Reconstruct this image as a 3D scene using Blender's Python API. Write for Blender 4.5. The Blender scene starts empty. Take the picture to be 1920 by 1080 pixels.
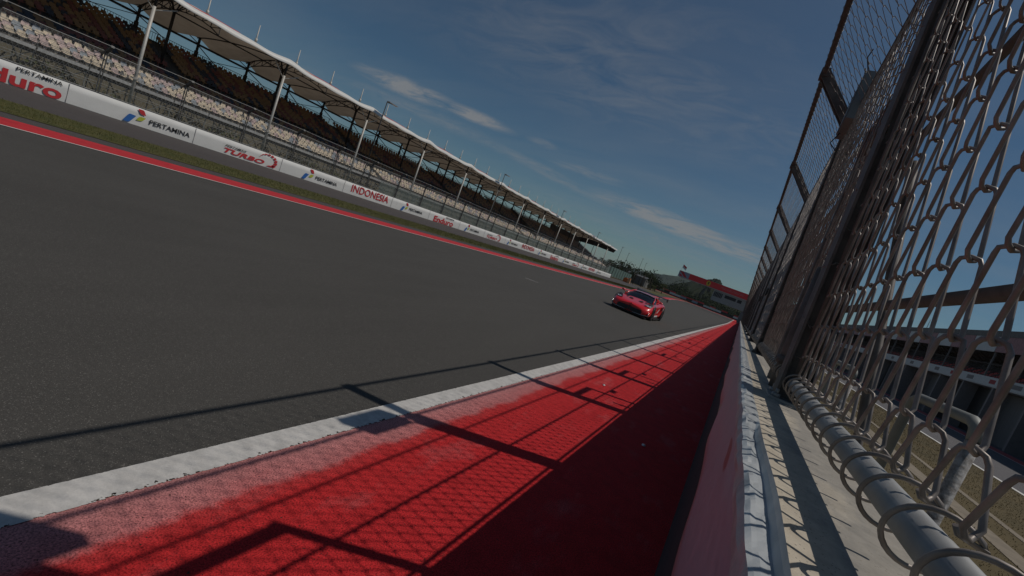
import bpy, math, random
from mathutils import Vector, Matrix
random.seed(7)
sin, cos, pi, R_ = math.sin, math.cos, math.pi, math.radians
sc = bpy.context.scene
COL = sc.collection

# ------------------------------------------------------------------ helpers
class MB:
    def __init__(s): s.v = []; s.f = []; s.m = []; s.mi = 0; s.sm = []
    def face(s, pts, smooth=False):
        n = len(s.v); s.v.extend([tuple(p) for p in pts]); s.f.append(tuple(range(n, n+len(pts)))); s.m.append(s.mi); s.sm.append(smooth)
    def box(s, x0, x1, y0, y1, z0, z1):
        n = len(s.v)
        s.v += [(x0,y0,z0),(x1,y0,z0),(x1,y1,z0),(x0,y1,z0),(x0,y0,z1),(x1,y0,z1),(x1,y1,z1),(x0,y1,z1)]
        for q in ((0,3,2,1),(4,5,6,7),(0,1,5,4),(1,2,6,5),(2,3,7,6),(3,0,4,7)):
            s.f.append(tuple(n+i for i in q)); s.m.append(s.mi); s.sm.append(False)
    def bar(s, a, b, w, h=None, up=(0,0,1)):
        a = Vector(a); b = Vector(b); h = h or w; d = (b-a).normalized(); u = Vector(up)
        if abs(d.dot(u)) > .98: u = Vector((1,0,0))
        r = d.cross(u).normalized()*w/2; t = r.cross(d).normalized()*h/2
        n = len(s.v)
        for p in (a, b):
            for q in (-r-t, r-t, r+t, -r+t): s.v.append(tuple(p+q))
        for q in ((0,1,2,3),(7,6,5,4),(0,4,5,1),(1,5,6,2),(2,6,7,3),(3,7,4,0)):
            s.f.append(tuple(n+i for i in q)); s.m.append(s.mi); s.sm.append(False)
    def tube(s, pts, r, k=6, caps=True, closed=False):
        P = [Vector(p) for p in pts]; N = len(P); n0 = len(s.v); u = None
        rr = r if isinstance(r, (list, tuple)) else [r]*N
        for i, p in enumerate(P):
            if closed: d = P[(i+1) % N]-P[i-1]
            else: d = P[min(i+1, N-1)]-P[max(i-1, 0)]
            if d.length < 1e-9: d = Vector((0,0,1))
            d.normalize()
            if u is None:
                u = d.orthogonal().normalized()
            else:
                u = u - d*u.dot(d)
                if u.length < 1e-6: u = d.orthogonal()
                u.normalize()
            w = d.cross(u)
            for j in range(k):
                a = 2*pi*j/k
                s.v.append(tuple(p+(u*cos(a)+w*sin(a))*rr[i]))
        for i in range(N if closed else N-1):
            i2 = (i+1) % N
            for j in range(k):
                j2 = (j+1) % k
                s.f.append((n0+i*k+j, n0+i*k+j2, n0+i2*k+j2, n0+i2*k+j)); s.m.append(s.mi); s.sm.append(True)
        if caps and not closed:
            s.f.append(tuple(n0+j for j in reversed(range(k)))); s.m.append(s.mi); s.sm.append(False)
            s.f.append(tuple(n0+(N-1)*k+j for j in range(k))); s.m.append(s.mi); s.sm.append(False)
    def grid(s, rows, smooth=True, closed=False):
        n = len(s.v); w = len(rows[0])
        for r in rows: s.v.extend([tuple(p) for p in r])
        for i in range(len(rows)-1):
            for j in range(w if closed else w-1):
                j2 = (j+1) % w
                s.f.append((n+i*w+j, n+i*w+j2, n+(i+1)*w+j2, n+(i+1)*w+j)); s.m.append(s.mi); s.sm.append(smooth)
    def add(s, o, M=None):
        n = len(s.v)
        s.v.extend([tuple(M @ Vector(p)) for p in o.v] if M is not None else o.v)
        s.f.extend([tuple(i+n for i in f) for f in o.f]); s.m.extend([s.mi+m if o.m else s.mi for m in o.m]); s.sm.extend(o.sm)
    def build(s, name, mats, parent=None, kind=None):
        me = bpy.data.meshes.new(name); me.from_pydata(s.v, [], s.f)
        mats = mats if isinstance(mats, (list, tuple)) else [mats]
        for m in mats: me.materials.append(m)
        me.polygons.foreach_set('use_smooth', s.sm)
        if len(mats) > 1: me.polygons.foreach_set('material_index', s.m)
        me.update()
        o = bpy.data.objects.new(name, me); COL.objects.link(o)
        if parent is not None:
            o.parent = parent
            o.matrix_parent_inverse = parent.matrix_basis.inverted()
        if kind: o['kind'] = kind
        return o

def tag(o, label, cat, group=None):
    o['label'] = label; o['category'] = cat
    if group: o['group'] = group
    return o
def thing(name, label, cat, loc=(0,0,0), rz=0, group=None):
    o = bpy.data.objects.new(name, None); COL.objects.link(o); o.location = loc; o.rotation_euler = (0,0,rz)
    o.empty_display_size = .2
    return tag(o, label, cat, group)
def lpart(mb, name, mat, parent):          # part whose mesh is in the thing's own space
    o = mb.build(name, mat); o.parent = parent; return o
def copy_tree(o, parent=None):
    c = o.copy(); COL.objects.link(c); c.parent = parent
    for ch in list(o.children): copy_tree(ch, c)
    return c
def shift(mb, dx, dy, dz):
    mb.v = [(a+dx, b+dy, c+dz) for a, b, c in mb.v]; return mb
def sm(a, b, x):
    t = max(0, min(1, (x-a)/(b-a))); return t*t*(3-2*t)
def gz(y): return .75*sm(95, 185, y)

# ------------------------------------------------------------------ materials
def nt(name):
    m = bpy.data.materials.new(name); m.use_nodes = True; t = m.node_tree; b = t.nodes['Principled BSDF']; return m, t, b
def N(t, typ, **kw):
    n = t.nodes.new(typ)
    for k, v in kw.items():
        if k in n.inputs: n.inputs[k].default_value = v
        else: setattr(n, k, v)
    return n
def c4(c): return (c[0], c[1], c[2], 1)
def ramp(t, pts):
    r = t.nodes.new('ShaderNodeValToRGB'); e = r.color_ramp.elements
    while len(e) < len(pts): e.new(.5)
    for i, (p, c) in enumerate(pts):
        e[i].position = p; e[i].color = c4(c) if not isinstance(c, (int, float)) else (c, c, c, 1)
    return r
def coord(t, scale=(1,1,1)):
    g = t.nodes.new('ShaderNodeTexCoord'); mp = t.nodes.new('ShaderNodeMapping'); mp.inputs['Scale'].default_value = scale
    t.links.new(g.outputs['Object'], mp.inputs['Vector']); return mp.outputs['Vector']
def mat(name, col, rough=.7, metal=0, var=.25, scale=6., bump=0., bscale=40., col2=None, stretch=(1,1,1), spec=.5, dist=.01):
    m, t, b = nt(name); L = t.links.new
    b.inputs['Roughness'].default_value = rough; b.inputs['Metallic'].default_value = metal
    b.inputs['Specular IOR Level'].default_value = spec
    v = coord(t, stretch)
    n = N(t, 'ShaderNodeTexNoise', Scale=scale, Detail=6., Roughness=.62); L(v, n.inputs['Vector'])
    c2 = col2 or tuple(min(1, c*(1+var)) for c in col); c1 = col if col2 else tuple(c*(1-var) for c in col)
    r = ramp(t, [(.32, c1), (.68, c2)]); L(n.outputs['Fac'], r.inputs['Fac']); L(r.outputs['Color'], b.inputs['Base Color'])
    if bump:
        n2 = N(t, 'ShaderNodeTexNoise', Scale=bscale, Detail=5.); L(v, n2.inputs['Vector'])
        bp = N(t, 'ShaderNodeBump', Strength=bump, Distance=dist); L(n2.outputs['Fac'], bp.inputs['Height']); L(bp.outputs['Normal'], b.inputs['Normal'])
    return m

def asphalt(name, base, big=.12):
    m, t, b = nt(name); L = t.links.new; v = coord(t)
    b.inputs['Roughness'].default_value = .88; b.inputs['Specular IOR Level'].default_value = .25
    n1 = N(t, 'ShaderNodeTexNoise', Scale=.35, Detail=5.); L(v, n1.inputs['Vector'])
    v2 = coord(t, (1, .12, 1)); n3 = N(t, 'ShaderNodeTexNoise', Scale=1.6, Detail=4.); L(v2, n3.inputs['Vector'])
    n2 = N(t, 'ShaderNodeTexVoronoi', Scale=260.); L(v, n2.inputs['Vector'])
    r1 = ramp(t, [(.3, tuple(c*(1-big) for c in base)), (.7, tuple(c*(1+big) for c in base))]); 
    mx = N(t, 'ShaderNodeMath', operation='ADD'); L(n1.outputs['Fac'], mx.inputs[0]); L(n3.outputs['Fac'], mx.inputs[1])
    mh = N(t, 'ShaderNodeMath', operation='MULTIPLY'); L(mx.outputs[0], mh.inputs[0]); mh.inputs[1].default_value = .5; L(mh.outputs[0], r1.inputs['Fac'])
    # individual stones: lighter and darker chips
    wn = N(t, 'ShaderNodeSeparateColor'); L(n2.outputs['Color'], wn.inputs[0])
    r2 = ramp(t, [(0, .72), (.5, .97), (.93, 1.12), (1, 2.6)]); L(wn.outputs[0], r2.inputs['Fac'])
    mul = N(t, 'ShaderNodeMix', data_type='RGBA', blend_type='MULTIPLY'); mul.inputs['Factor'].default_value = 1
    L(r1.outputs['Color'], mul.inputs[6]); L(r2.outputs['Color'], mul.inputs[7]); L(mul.outputs[2], b.inputs['Base Color'])
    bp = N(t, 'ShaderNodeBump', Strength=.35, Distance=.004); L(n2.outputs['Distance'], bp.inputs['Height']); bp.invert = True
    L(bp.outputs['Normal'], b.inputs['Normal'])
    return m

def paint_rough(name, stops, xr, pits=.5, edge=None, smear=None):
    """painted coarse asphalt; colour changes across x (a worn edge), pits and stains of their own"""
    m, t, b = nt(name); L = t.links.new; v = coord(t)
    b.inputs['Roughness'].default_value = .75; b.inputs['Specular IOR Level'].default_value = .12
    sx = N(t, 'ShaderNodeSeparateXYZ'); L(v, sx.inputs[0])
    nb = N(t, 'ShaderNodeTexNoise', Scale=2.2, Detail=7., Roughness=.6); L(v, nb.inputs['Vector'])
    nf = N(t, 'ShaderNodeTexNoise', Scale=45., Detail=4.); L(v, nf.inputs['Vector'])
    def mth(op, a, c, d=None):
        k = N(t, 'ShaderNodeMath', operation=op)
        for i, q in enumerate((a, c, d)):
            if q is None: continue
            if isinstance(q, (int, float)): k.inputs[i].default_value = q
            else: L(q, k.inputs[i])
        return k.outputs[0]
    w = mth('MULTIPLY', mth('SUBTRACT', nb.outputs['Fac'], .5), .22)
    w2 = mth('MULTIPLY', mth('SUBTRACT', nf.outputs['Fac'], .5), .05)
    xx = mth('ADD', mth('ADD', sx.outputs['X'], w), w2)
    mr = N(t, 'ShaderNodeMapRange'); L(xx, mr.inputs['Value']); mr.inputs['From Min'].default_value = xr[0]; mr.inputs['From Max'].default_value = xr[1]
    r = ramp(t, stops); L(mr.outputs['Result'], r.inputs['Fac'])
    col_ = r.outputs['Color']
    if smear:      # pale scuffs rubbed along the driving direction
        ns = N(t, 'ShaderNodeTexNoise', Scale=3.2, Detail=6., Roughness=.65); L(coord(t, (1, .38, 1)), ns.inputs['Vector'])
        rs = ramp(t, [(.55, 0), (.72, .55)]); L(ns.outputs['Fac'], rs.inputs['Fac'])
        ms_ = N(t, 'ShaderNodeMix', data_type='RGBA'); L(rs.outputs['Color'], ms_.inputs['Factor']); L(col_, ms_.inputs[6]); ms_.inputs[7].default_value = c4(smear); col_ = ms_.outputs[2]
    # blotches
    nm = N(t, 'ShaderNodeTexNoise', Scale=7., Detail=8., Roughness=.7); L(v, nm.inputs['Vector'])
    rb0 = ramp(t, [(.3, .74), (.55, 1.0), (.75, 1.12)]); L(nm.outputs['Fac'], rb0.inputs['Fac'])
    ng = N(t, 'ShaderNodeTexNoise', Scale=120., Detail=4., Roughness=.7); L(v, ng.inputs['Vector']); rg = ramp(t, [(.36, .36), (.5, 1.0), (.66, 1.36)] if pits > 0 else [(.3, .90), (.7, 1.04)]); L(ng.outputs['Fac'], rg.inputs['Fac'])
    rb = N(t, 'ShaderNodeMix', data_type='RGBA', blend_type='MULTIPLY'); rb.inputs['Factor'].default_value = 1; L(rb0.outputs['Color'], rb.inputs[6]); L(rg.outputs['Color'], rb.inputs[7])
    mu = N(t, 'ShaderNodeMix', data_type='RGBA', blend_type='MULTIPLY'); mu.inputs['Factor'].default_value = 1
    L(col_, mu.inputs[6]); L(rb.outputs[2], mu.inputs[7])
    # pits
    nv = N(t, 'ShaderNodeTexNoise', Scale=95., Detail=3., Roughness=.55, Distortion=.6); L(v, nv.inputs['Vector'])
    pf = mth('GREATER_THAN', mth('ADD', nv.outputs['Fac'], mth('MULTIPLY', mth('SUBTRACT', nm.outputs['Fac'], .5), .30)), 1.02-pits*.52)
    m2 = N(t, 'ShaderNodeMix', data_type='RGBA'); L(pf, m2.inputs['Factor']); L(mu.outputs[2], m2.inputs[6]); m2.inputs[7].default_value = (.06, .035, .03, 1)
    L(m2.outputs[2], b.inputs['Base Color'])
    v2 = N(t, 'ShaderNodeTexNoise', Scale=150., Detail=4., Roughness=.7); L(v, v2.inputs['Vector'])
    hh = mth('SUBTRACT', mth('MULTIPLY', v2.outputs['Fac'], 1.4), mth('MULTIPLY', pf, .8))
    bp = N(t, 'ShaderNodeBump', Strength=.75, Distance=.0045 if pits > 0 else .0012); L(hh, bp.inputs['Height']); L(bp.outputs['Normal'], b.inputs['Normal'])
    if edge:     # ragged edge where the paint has broken away
        d = mth('SUBTRACT', edge[1], mth('ABSOLUTE', mth('SUBTRACT', sx.outputs['X'], edge[0]), None))
        inner = mth('GREATER_THAN', sx.outputs['X'], edge[0])
        lim = mth('ADD', mth('MULTIPLY', mth('MAXIMUM', mth('SUBTRACT', nf.outputs['Fac'], .50), 0.), mth('ADD', mth('MULTIPLY', inner, .11), .02)), .002)
        a = mth('GREATER_THAN', d, lim)
        L(a, b.inputs['Alpha'])
    return m

M = {}
M['asphalt'] = asphalt('asphalt_mat', (.078, .073, .066), .10)
M['road2'] = asphalt('service_asphalt_mat', (.086, .076, .073), .06)
M['pitlane'] = asphalt('pit_lane_mat', (.13, .125, .13), .08)
RED = (.60, .028, .032)
M['red'] = paint_rough('red_paint_mat', [(0, (.60, .26, .25)), (.27, (.62, .20, .195)), (.34, (.60, .05, .05)), (.45, (.62, .032, .034)), (1, RED)], (-1.85, -1.1), .66, smear=(.62, .15, .15))
M['white'] = paint_rough('white_paint_mat', [(0, (.64, .615, .58)), (1, (.68, .655, .62))], (-2, 0), -.2, edge=(-1.928, .087))
M['kerbred'] = mat('kerb_red_mat', (.55, .025, .03), .6, var=.12, scale=3)
M['linewhite'] = mat('line_white_mat', (.72, .70, .66), .6, var=.08)
M['paleredstrip'] = mat('pit_red_mat', (.42, .06, .065), .7, var=.15, scale=2)
M['soil'] = mat('soil_mat', (.070, .054, .018), .95, col2=(.115, .082, .030), scale=.5, bump=.3, bscale=30, dist=.02)
M['verge'] = mat('verge_grass_mat', (.055, .062, .012), .95, col2=(.11, .095, .024), scale=2.2, bump=.8, bscale=24, dist=.04)
M['blade'] = mat('grass_blade_mat', (.085, .062, .018), .9, col2=(.13, .092, .03), scale=.6)
M['bladeG'] = mat('green_blade_mat', (.062, .075, .012), .8, col2=(.12, .105, .024), scale=1.1)
M['track_path'] = mat('bare_earth_mat', (.24, .20, .15), .95, var=.2, scale=5)
M['steel'] = mat('weathered_steel_mat', (.085, .072, .065), .7, .15, col2=(.17, .147, .133), scale=14, bump=.25, bscale=90, dist=.002)
M['wire'] = mat('mesh_wire_mat', (.18, .152, .135), .5, .25, col2=(.34, .295, .265), scale=25)
M['galv'] = mat('galvanised_pipe_mat', (.24, .245, .25), .55, .3, col2=(.37, .37, .365), scale=9, bump=.15, bscale=60, dist=.001)
M['rust'] = mat('flaking_pipe_mat', (.10, .085, .075), .7, .2, col2=(.48, .47, .46), scale=60, bump=.5, bscale=70, dist=.003)
M['darksteel'] = mat('dark_steel_mat', (.04, .037, .035), .6, .3, var=.3)
M['palesteel'] = mat('pale_pole_mat', (.50, .48, .44), .5, .1, var=.1)
M['fencegrey'] = mat('fence_grey_mat', (.10, .10, .098), .6, .2, var=.2)
M['cable'] = mat('cable_mat', (.30, .30, .29), .55, .2, var=.15)
M['scaff'] = mat('scaffold_mat', (.22, .225, .21), .6, .2, var=.2)
M['concrete2'] = mat('stand_concrete_mat', (.20, .195, .185), .9, var=.2, scale=2)
M['standc'] = mat('terrace_mat', (.10, .095, .09), .9, var=.2, scale=2)
M['beam'] = mat('front_beam_mat', (.46, .46, .45), .7, var=.2, scale=4)
M['black'] = mat('black_plastic_mat', (.014, .014, .015), .5, var=.2)
M['tyre'] = mat('rubber_mat', (.02, .02, .021), .85, var=.3)
M['lamp'] = mat('lamp_head_mat', (.30, .30, .30), .5, .3, var=.1)
M['orange'] = mat('orange_plastic_mat', (.75, .16, .02), .5, var=.15)
M['shed'] = mat('shed_sheet_mat', (.20, .195, .19), .7, .2, var=.12, stretch=(6,6,.3), scale=2)
M['pale'] = mat('pale_panel_mat', (.52, .52, .52), .6, var=.08)
M['panelgrey'] = mat('panel_grey_mat', (.16, .20, .22), .6, var=.12)
M['greyp'] = mat('grey_panel_mat', (.22, .20, .20), .6, var=.12)
M['trunk'] = mat('bark_mat', (.13, .10, .075), .9, var=.3, stretch=(1,1,3))
M['leafD'] = mat('dark_leaf_mat', (.014, .022, .009), .9, spec=.05, col2=(.032, .04, .015), scale=.8)
M['leafM'] = mat('mid_leaf_mat', (.055, .065, .025), .8, spec=.05, col2=(.10, .105, .045), scale=.8)
M['redbanner'] = mat('red_banner_mat', (.78, .03, .035), .5, var=.06)
M['redboard'] = mat('red_board_mat', (.55, .03, .035), .5, var=.08)
M['whiteboard'] = mat('white_board_mat', (.62, .62, .62), .5, var=.06)
M['blueboard'] = mat('bluegrey_board_mat', (.25, .31, .40), .5, var=.1)

def wallconc():
    m, t, b = nt('wall_concrete_mat'); L = t.links.new; v = coord(t, (1, .35, 1)); vo = coord(t)
    b.inputs['Roughness'].default_value = .92; b.inputs['Specular IOR Level'].default_value = .2
    n = N(t, 'ShaderNodeTexNoise', Scale=9., Detail=8., Roughness=.6); L(v, n.inputs['Vector'])
    sx = N(t, 'ShaderNodeSeparateXYZ'); L(vo, sx.inputs[0])
    # drip stain band beneath the pipe
    r = ramp(t, [(0, 0), (.35, .1), (.62, 1), (1, .75)]); mr = N(t, 'ShaderNodeMapRange'); mr.inputs['From Min'].default_value = .13; mr.inputs['From Max'].default_value = .30
    L(sx.outputs['X'], mr.inputs['Value'])
    ad = N(t, 'ShaderNodeMath', operation='ADD'); L(mr.outputs['Result'], ad.inputs[0])
    ms = N(t, 'ShaderNodeMath', operation='MULTIPLY_ADD'); L(n.outputs['Fac'], ms.inputs[0]); ms.inputs[1].default_value = 1.7; ms.inputs[2].default_value = -.72
    L(ms.outputs[0], ad.inputs[1]); L(ad.outputs[0], r.inputs['Fac'])
    n2 = N(t, 'ShaderNodeTexNoise', Scale=35., Detail=8., Roughness=.7); L(vo, n2.inputs['Vector'])
    c1 = ramp(t, [(.3, (.46, .40, .32)), (.7, (.62, .555, .45))]); L(n2.outputs['Fac'], c1.inputs['Fac'])
    c2 = ramp(t, [(.3, (.26, .245, .22)), (.7, (.38, .35, .31))]); L(n2.outputs['Fac'], c2.inputs['Fac'])
    mx = N(t, 'ShaderNodeMix', data_type='RGBA'); L(r.outputs['Color'], mx.inputs['Factor']); L(c1.outputs['Color'], mx.inputs[6]); L(c2.outputs['Color'], mx.inputs[7])
    vv = N(t, 'ShaderNodeTexVoronoi', Scale=140.); L(vo, vv.inputs['Vector'])
    lt = N(t, 'ShaderNodeMath', operation='LESS_THAN'); L(vv.outputs['Distance'], lt.inputs[0]); lt.inputs[1].default_value = .16
    m3 = N(t, 'ShaderNodeMix', data_type='RGBA'); L(lt.outputs[0], m3.inputs['Factor']); L(mx.outputs[2], m3.inputs[6]); m3.inputs[7].default_value = (.28, .25, .21, 1)
    L(m3.outputs[2], b.inputs['Base Color'])
    bp = N(t, 'ShaderNodeBump', Strength=.5, Distance=.002); L(n2.outputs['Fac'], bp.inputs['Height']); L(bp.outputs['Normal'], b.inputs['Normal'])
    return m
M['wall'] = wallconc()
M['walldark'] = mat('wall_side_mat', (.10, .10, .105), .9, var=.25, scale=3)

def vinyl():
    m, t, b = nt('vinyl_mat'); L = t.links.new
    b.inputs['Roughness'].default_value = .38; b.inputs['Specular IOR Level'].default_value = .6
    v = coord(t, (1, .55, 1)); n = N(t, 'ShaderNodeTexNoise', Scale=22., Detail=5., Roughness=.5, Distortion=1.2); L(v, n.inputs['Vector'])
    r = ramp(t, [(.3, (.34, .365, .385)), (.5, (.45, .475, .49)), (.8, (.55, .57, .58))]); L(n.outputs['Fac'], r.inputs['Fac']); L(r.outputs['Color'], b.inputs['Base Color'])
    bp = N(t, 'ShaderNodeBump', Strength=.45, Distance=.004); L(n.outputs['Fac'], bp.inputs['Height']); L(bp.outputs['Normal'], b.inputs['Normal'])
    return m
M['vinyl'] = vinyl()

def facebanner():
    m, t, b = nt('wall_banner_mat'); L = t.links.new
    b.inputs['Roughness'].default_value = .38; b.inputs['Specular IOR Level'].default_value = .5
    v = coord(t, (1, .7, 6.)); n = N(t, 'ShaderNodeTexNoise', Scale=2.3, Detail=2., Distortion=.4); L(v, n.inputs['Vector'])
    r = ramp(t, [(0, (.40, .37, .45)), (.70, (.38, .345, .42)), (.73, (.24, .07, .10)), (1, (.22, .05, .065))]); L(n.outputs['Fac'], r.inputs['Fac']); L(r.outputs['Color'], b.inputs['Base Color'])
    n2 = N(t, 'ShaderNodeTexNoise', Scale=8., Detail=3.); L(coord(t, (1, .5, 1)), n2.inputs['Vector'])
    bp = N(t, 'ShaderNodeBump', Strength=.5, Distance=.02); L(n2.outputs['Fac'], bp.inputs['Height']); L(bp.outputs['Normal'], b.inputs['Normal'])
    return m
M['facebanner'] = facebanner()

def membrane():
    m, t, b = nt('canopy_mat'); L = t.links.new
    out = t.nodes['Material Output']
    t.nodes.remove(b)
    n = N(t, 'ShaderNodeTexNoise', Scale=1.3, Detail=6.); L(coord(t), n.inputs['Vector'])
    r = ramp(t, [(.3, (.50, .46, .41)), (.7, (.60, .56, .50))]); L(n.outputs['Fac'], r.inputs['Fac'])
    d = N(t, 'ShaderNodeBsdfDiffuse'); tr = N(t, 'ShaderNodeBsdfTranslucent'); L(r.outputs['Color'], d.inputs['Color'])
    r2 = ramp(t, [(.3, (.62, .49, .36)), (.7, (.74, .60, .45))]); L(n.outputs['Fac'], r2.inputs['Fac']); L(r2.outputs['Color'], tr.inputs['Color'])
    mx = N(t, 'ShaderNodeMixShader'); mx.inputs[0].default_value = .13; L(d.outputs[0], mx.inputs[1]); L(tr.outputs[0], mx.inputs[2]); L(mx.outputs[0], out.inputs['Surface'])
    return m
M['canopy'] = membrane()

def netmat(name, col, dens, sc_=60):
    m, t, b = nt(name); L = t.links.new
    b.inputs['Base Color'].default_value = c4(col); b.inputs['Roughness'].default_value = .8
    n = N(t, 'ShaderNodeTexNoise', Scale=sc_, Detail=2.); L(coord(t), n.inputs['Vector'])
    a = N(t, 'ShaderNodeMath', operation='LESS_THAN'); L(n.outputs['Fac'], a.inputs[0]); a.inputs[1].default_value = dens; L(a.outputs[0], b.inputs['Alpha'])
    return m
M['net'] = netmat('green_net_mat', (.20, .26, .235), .52)
M['netsolid'] = mat('green_sheet_mat', (.09, .15, .13), .8, var=.2, scale=1)

def plain(name, col, rough=.5, metal=0, coat=0, emis=None):
    m, t, b = nt(name); b.inputs['Base Color'].default_value = c4(col); b.inputs['Roughness'].default_value = rough; b.inputs['Metallic'].default_value = metal
    b.inputs['Coat Weight'].default_value = coat; b.inputs['Coat Roughness'].default_value = .04
    return m
M['carred'] = mat('car_paint_mat', (.78, .014, .014), .3, .0, var=.05, scale=1); M['carred'].node_tree.nodes['Principled BSDF'].inputs['Coat Weight'].default_value = 1
M['glass'] = plain('dark_glass_mat', (.006, .007, .010), .18, 0, 0); M['glass'].node_tree.nodes['Principled BSDF'].inputs['Specular IOR Level'].default_value = .25
M['chrome'] = plain('silver_trim_mat', (.6, .6, .6), .2, .9)
M['carbon'] = mat('carbon_mat', (.02, .02, .022), .35, var=.3, scale=30)
M['lightlens'] = plain('lens_mat', (.75, .77, .8), .08, .3, 1)
M['txtblack'] = mat('black_lettering_mat', (.035, .035, .037), .6, var=.1)
M['txtred'] = mat('red_lettering_mat', (.52, .03, .035), .6, var=.06)
M['blue'] = mat('logo_blue_mat', (.03, .13, .40), .5, var=.05)
M['lime'] = mat('logo_lime_mat', (.42, .45, .05), .5, var=.05)
M['yellow'] = mat('logo_yellow_mat', (.70, .50, .03), .5, var=.05)
M['banner'] = mat('white_banner_mat', (.66, .655, .63), .7, var=.04, scale=2, bump=.15, bscale=4, dist=.02)
SEAT = {}  # seat tones with light put in: three for sunlit rows, three for shaded
for nm, c in dict(lit_cream=(.72,.61,.46), lit_rose=(.60,.46,.43), lit_slate=(.34,.37,.40), shade_mustard=(.27,.15,.06), shade_maroon=(.20,.06,.045), shade_navy=(.03,.035,.05)).items():
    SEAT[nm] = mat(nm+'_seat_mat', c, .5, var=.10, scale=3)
SEATL = ['lit_cream','lit_rose','lit_slate','shade_mustard','shade_maroon','shade_navy']

# ------------------------------------------------------------------ camera
Rw = [[0.820299, -0.368375, -0.437503], [0.447587, -0.062746, 0.892036], [0.356056, 0.927557, -0.11341]]
cam = bpy.data.cameras.new('camera'); co = bpy.data.objects.new('camera', cam); COL.objects.link(co)
cm = Matrix(((Rw[0][0], Rw[0][1], -Rw[0][2], 0), (Rw[1][0], Rw[1][1], -Rw[1][2], 0), (Rw[2][0], Rw[2][1], -Rw[2][2], 1.6), (0,0,0,1)))
co.matrix_world = cm; cam.sensor_width = 36; cam.lens = 853/1920*36; cam.clip_start = .02; cam.clip_end = 6000
sc.camera = co

# ------------------------------------------------------------------ light + sky
SUN = Vector((.607, .40, 1)).normalized()
elev = math.asin(SUN.z); az = math.atan2(SUN.x, SUN.y)
sl = bpy.data.lights.new('sun', 'SUN'); sl.energy = 5.0; sl.angle = R_(.5); sl.color = (1, .94, .86)
so = bpy.data.objects.new('sun', sl); COL.objects.link(so); so.location = (20, 20, 40)
so.rotation_euler = (-SUN).to_track_quat('-Z', 'Y').to_euler()
w = bpy.data.worlds.new('World'); sc.world = w; w.use_nodes = True; t = w.node_tree; L = t.links.new
bg = t.nodes['Background']; sky = N(t, 'ShaderNodeTexSky', sky_type='NISHITA'); sky.sun_disc = False
sky.sun_elevation = elev; sky.sun_rotation = az; sky.air_density = 1.0; sky.dust_density = .25; sky.ozone_density = 3.0
tc = N(t, 'ShaderNodeTexCoord'); sp = N(t, 'ShaderNodeSeparateXYZ'); L(tc.outputs['Generated'], sp.inputs[0])
zz = N(t, 'ShaderNodeMath', operation='MAXIMUM'); L(sp.outputs['Z'], zz.inputs[0]); zz.inputs[1].default_value = .03
zz2 = N(t, 'ShaderNodeMath', operation='ADD'); L(zz.outputs[0], zz2.inputs[0]); zz2.inputs[1].default_value = .10
dv = N(t, 'ShaderNodeVectorMath', operation='SCALE')
iv = N(t, 'ShaderNodeMath', operation='DIVIDE'); iv.inputs[0].default_value = 1; L(zz2.outputs[0], iv.inputs[1])
L(tc.outputs['Generated'], dv.inputs[0]); L(iv.outputs[0], dv.inputs['Scale'])
mp = N(t, 'ShaderNodeMapping'); mp.inputs['Rotation'].default_value = (0, 0, R_(38)); mp.inputs['Scale'].default_value = (.55, 1.5, .02); mp.inputs['Location'].default_value = (1.3, .2, 0)
L(dv.outputs[0], mp.inputs['Vector'])
cn = N(t, 'ShaderNodeTexNoise', Scale=.9, Detail=9., Roughness=.58, Distortion=.5); L(mp.outputs[0], cn.inputs['Vector'])
cr = ramp(t, [(.40, 0), (.60, .22), (.80, .5)]); L(cn.outputs['Fac'], cr.inputs['Fac'])
def mm(op, a, c):
    k = N(t, 'ShaderNodeMath', operation=op)
    for i, q in enumerate((a, c)):
        if isinstance(q, (int, float)): k.inputs[i].default_value = q
        else: L(q, k.inputs[i])
    return k.outputs[0]
cm2 = N(t, 'ShaderNodeMapping'); cm2.inputs['Scale'].default_value = (1, 1, 0); L(dv.outputs[0], cm2.inputs['Vector'])
wisp = N(t, 'ShaderNodeTexNoise', Scale=3.6, Detail=11., Roughness=.66, Distortion=1.0); wm = N(t, 'ShaderNodeMapping'); wm.inputs['Rotation'].default_value = (0,0,R_(-32)); wm.inputs['Scale'].default_value = (.8, 1.5, 1); L(cm2.outputs[0], wm.inputs['Vector']); L(wm.outputs[0], wisp.inputs['Vector'])
total = mm('MULTIPLY', cr.outputs['Color'], .55)
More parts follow.
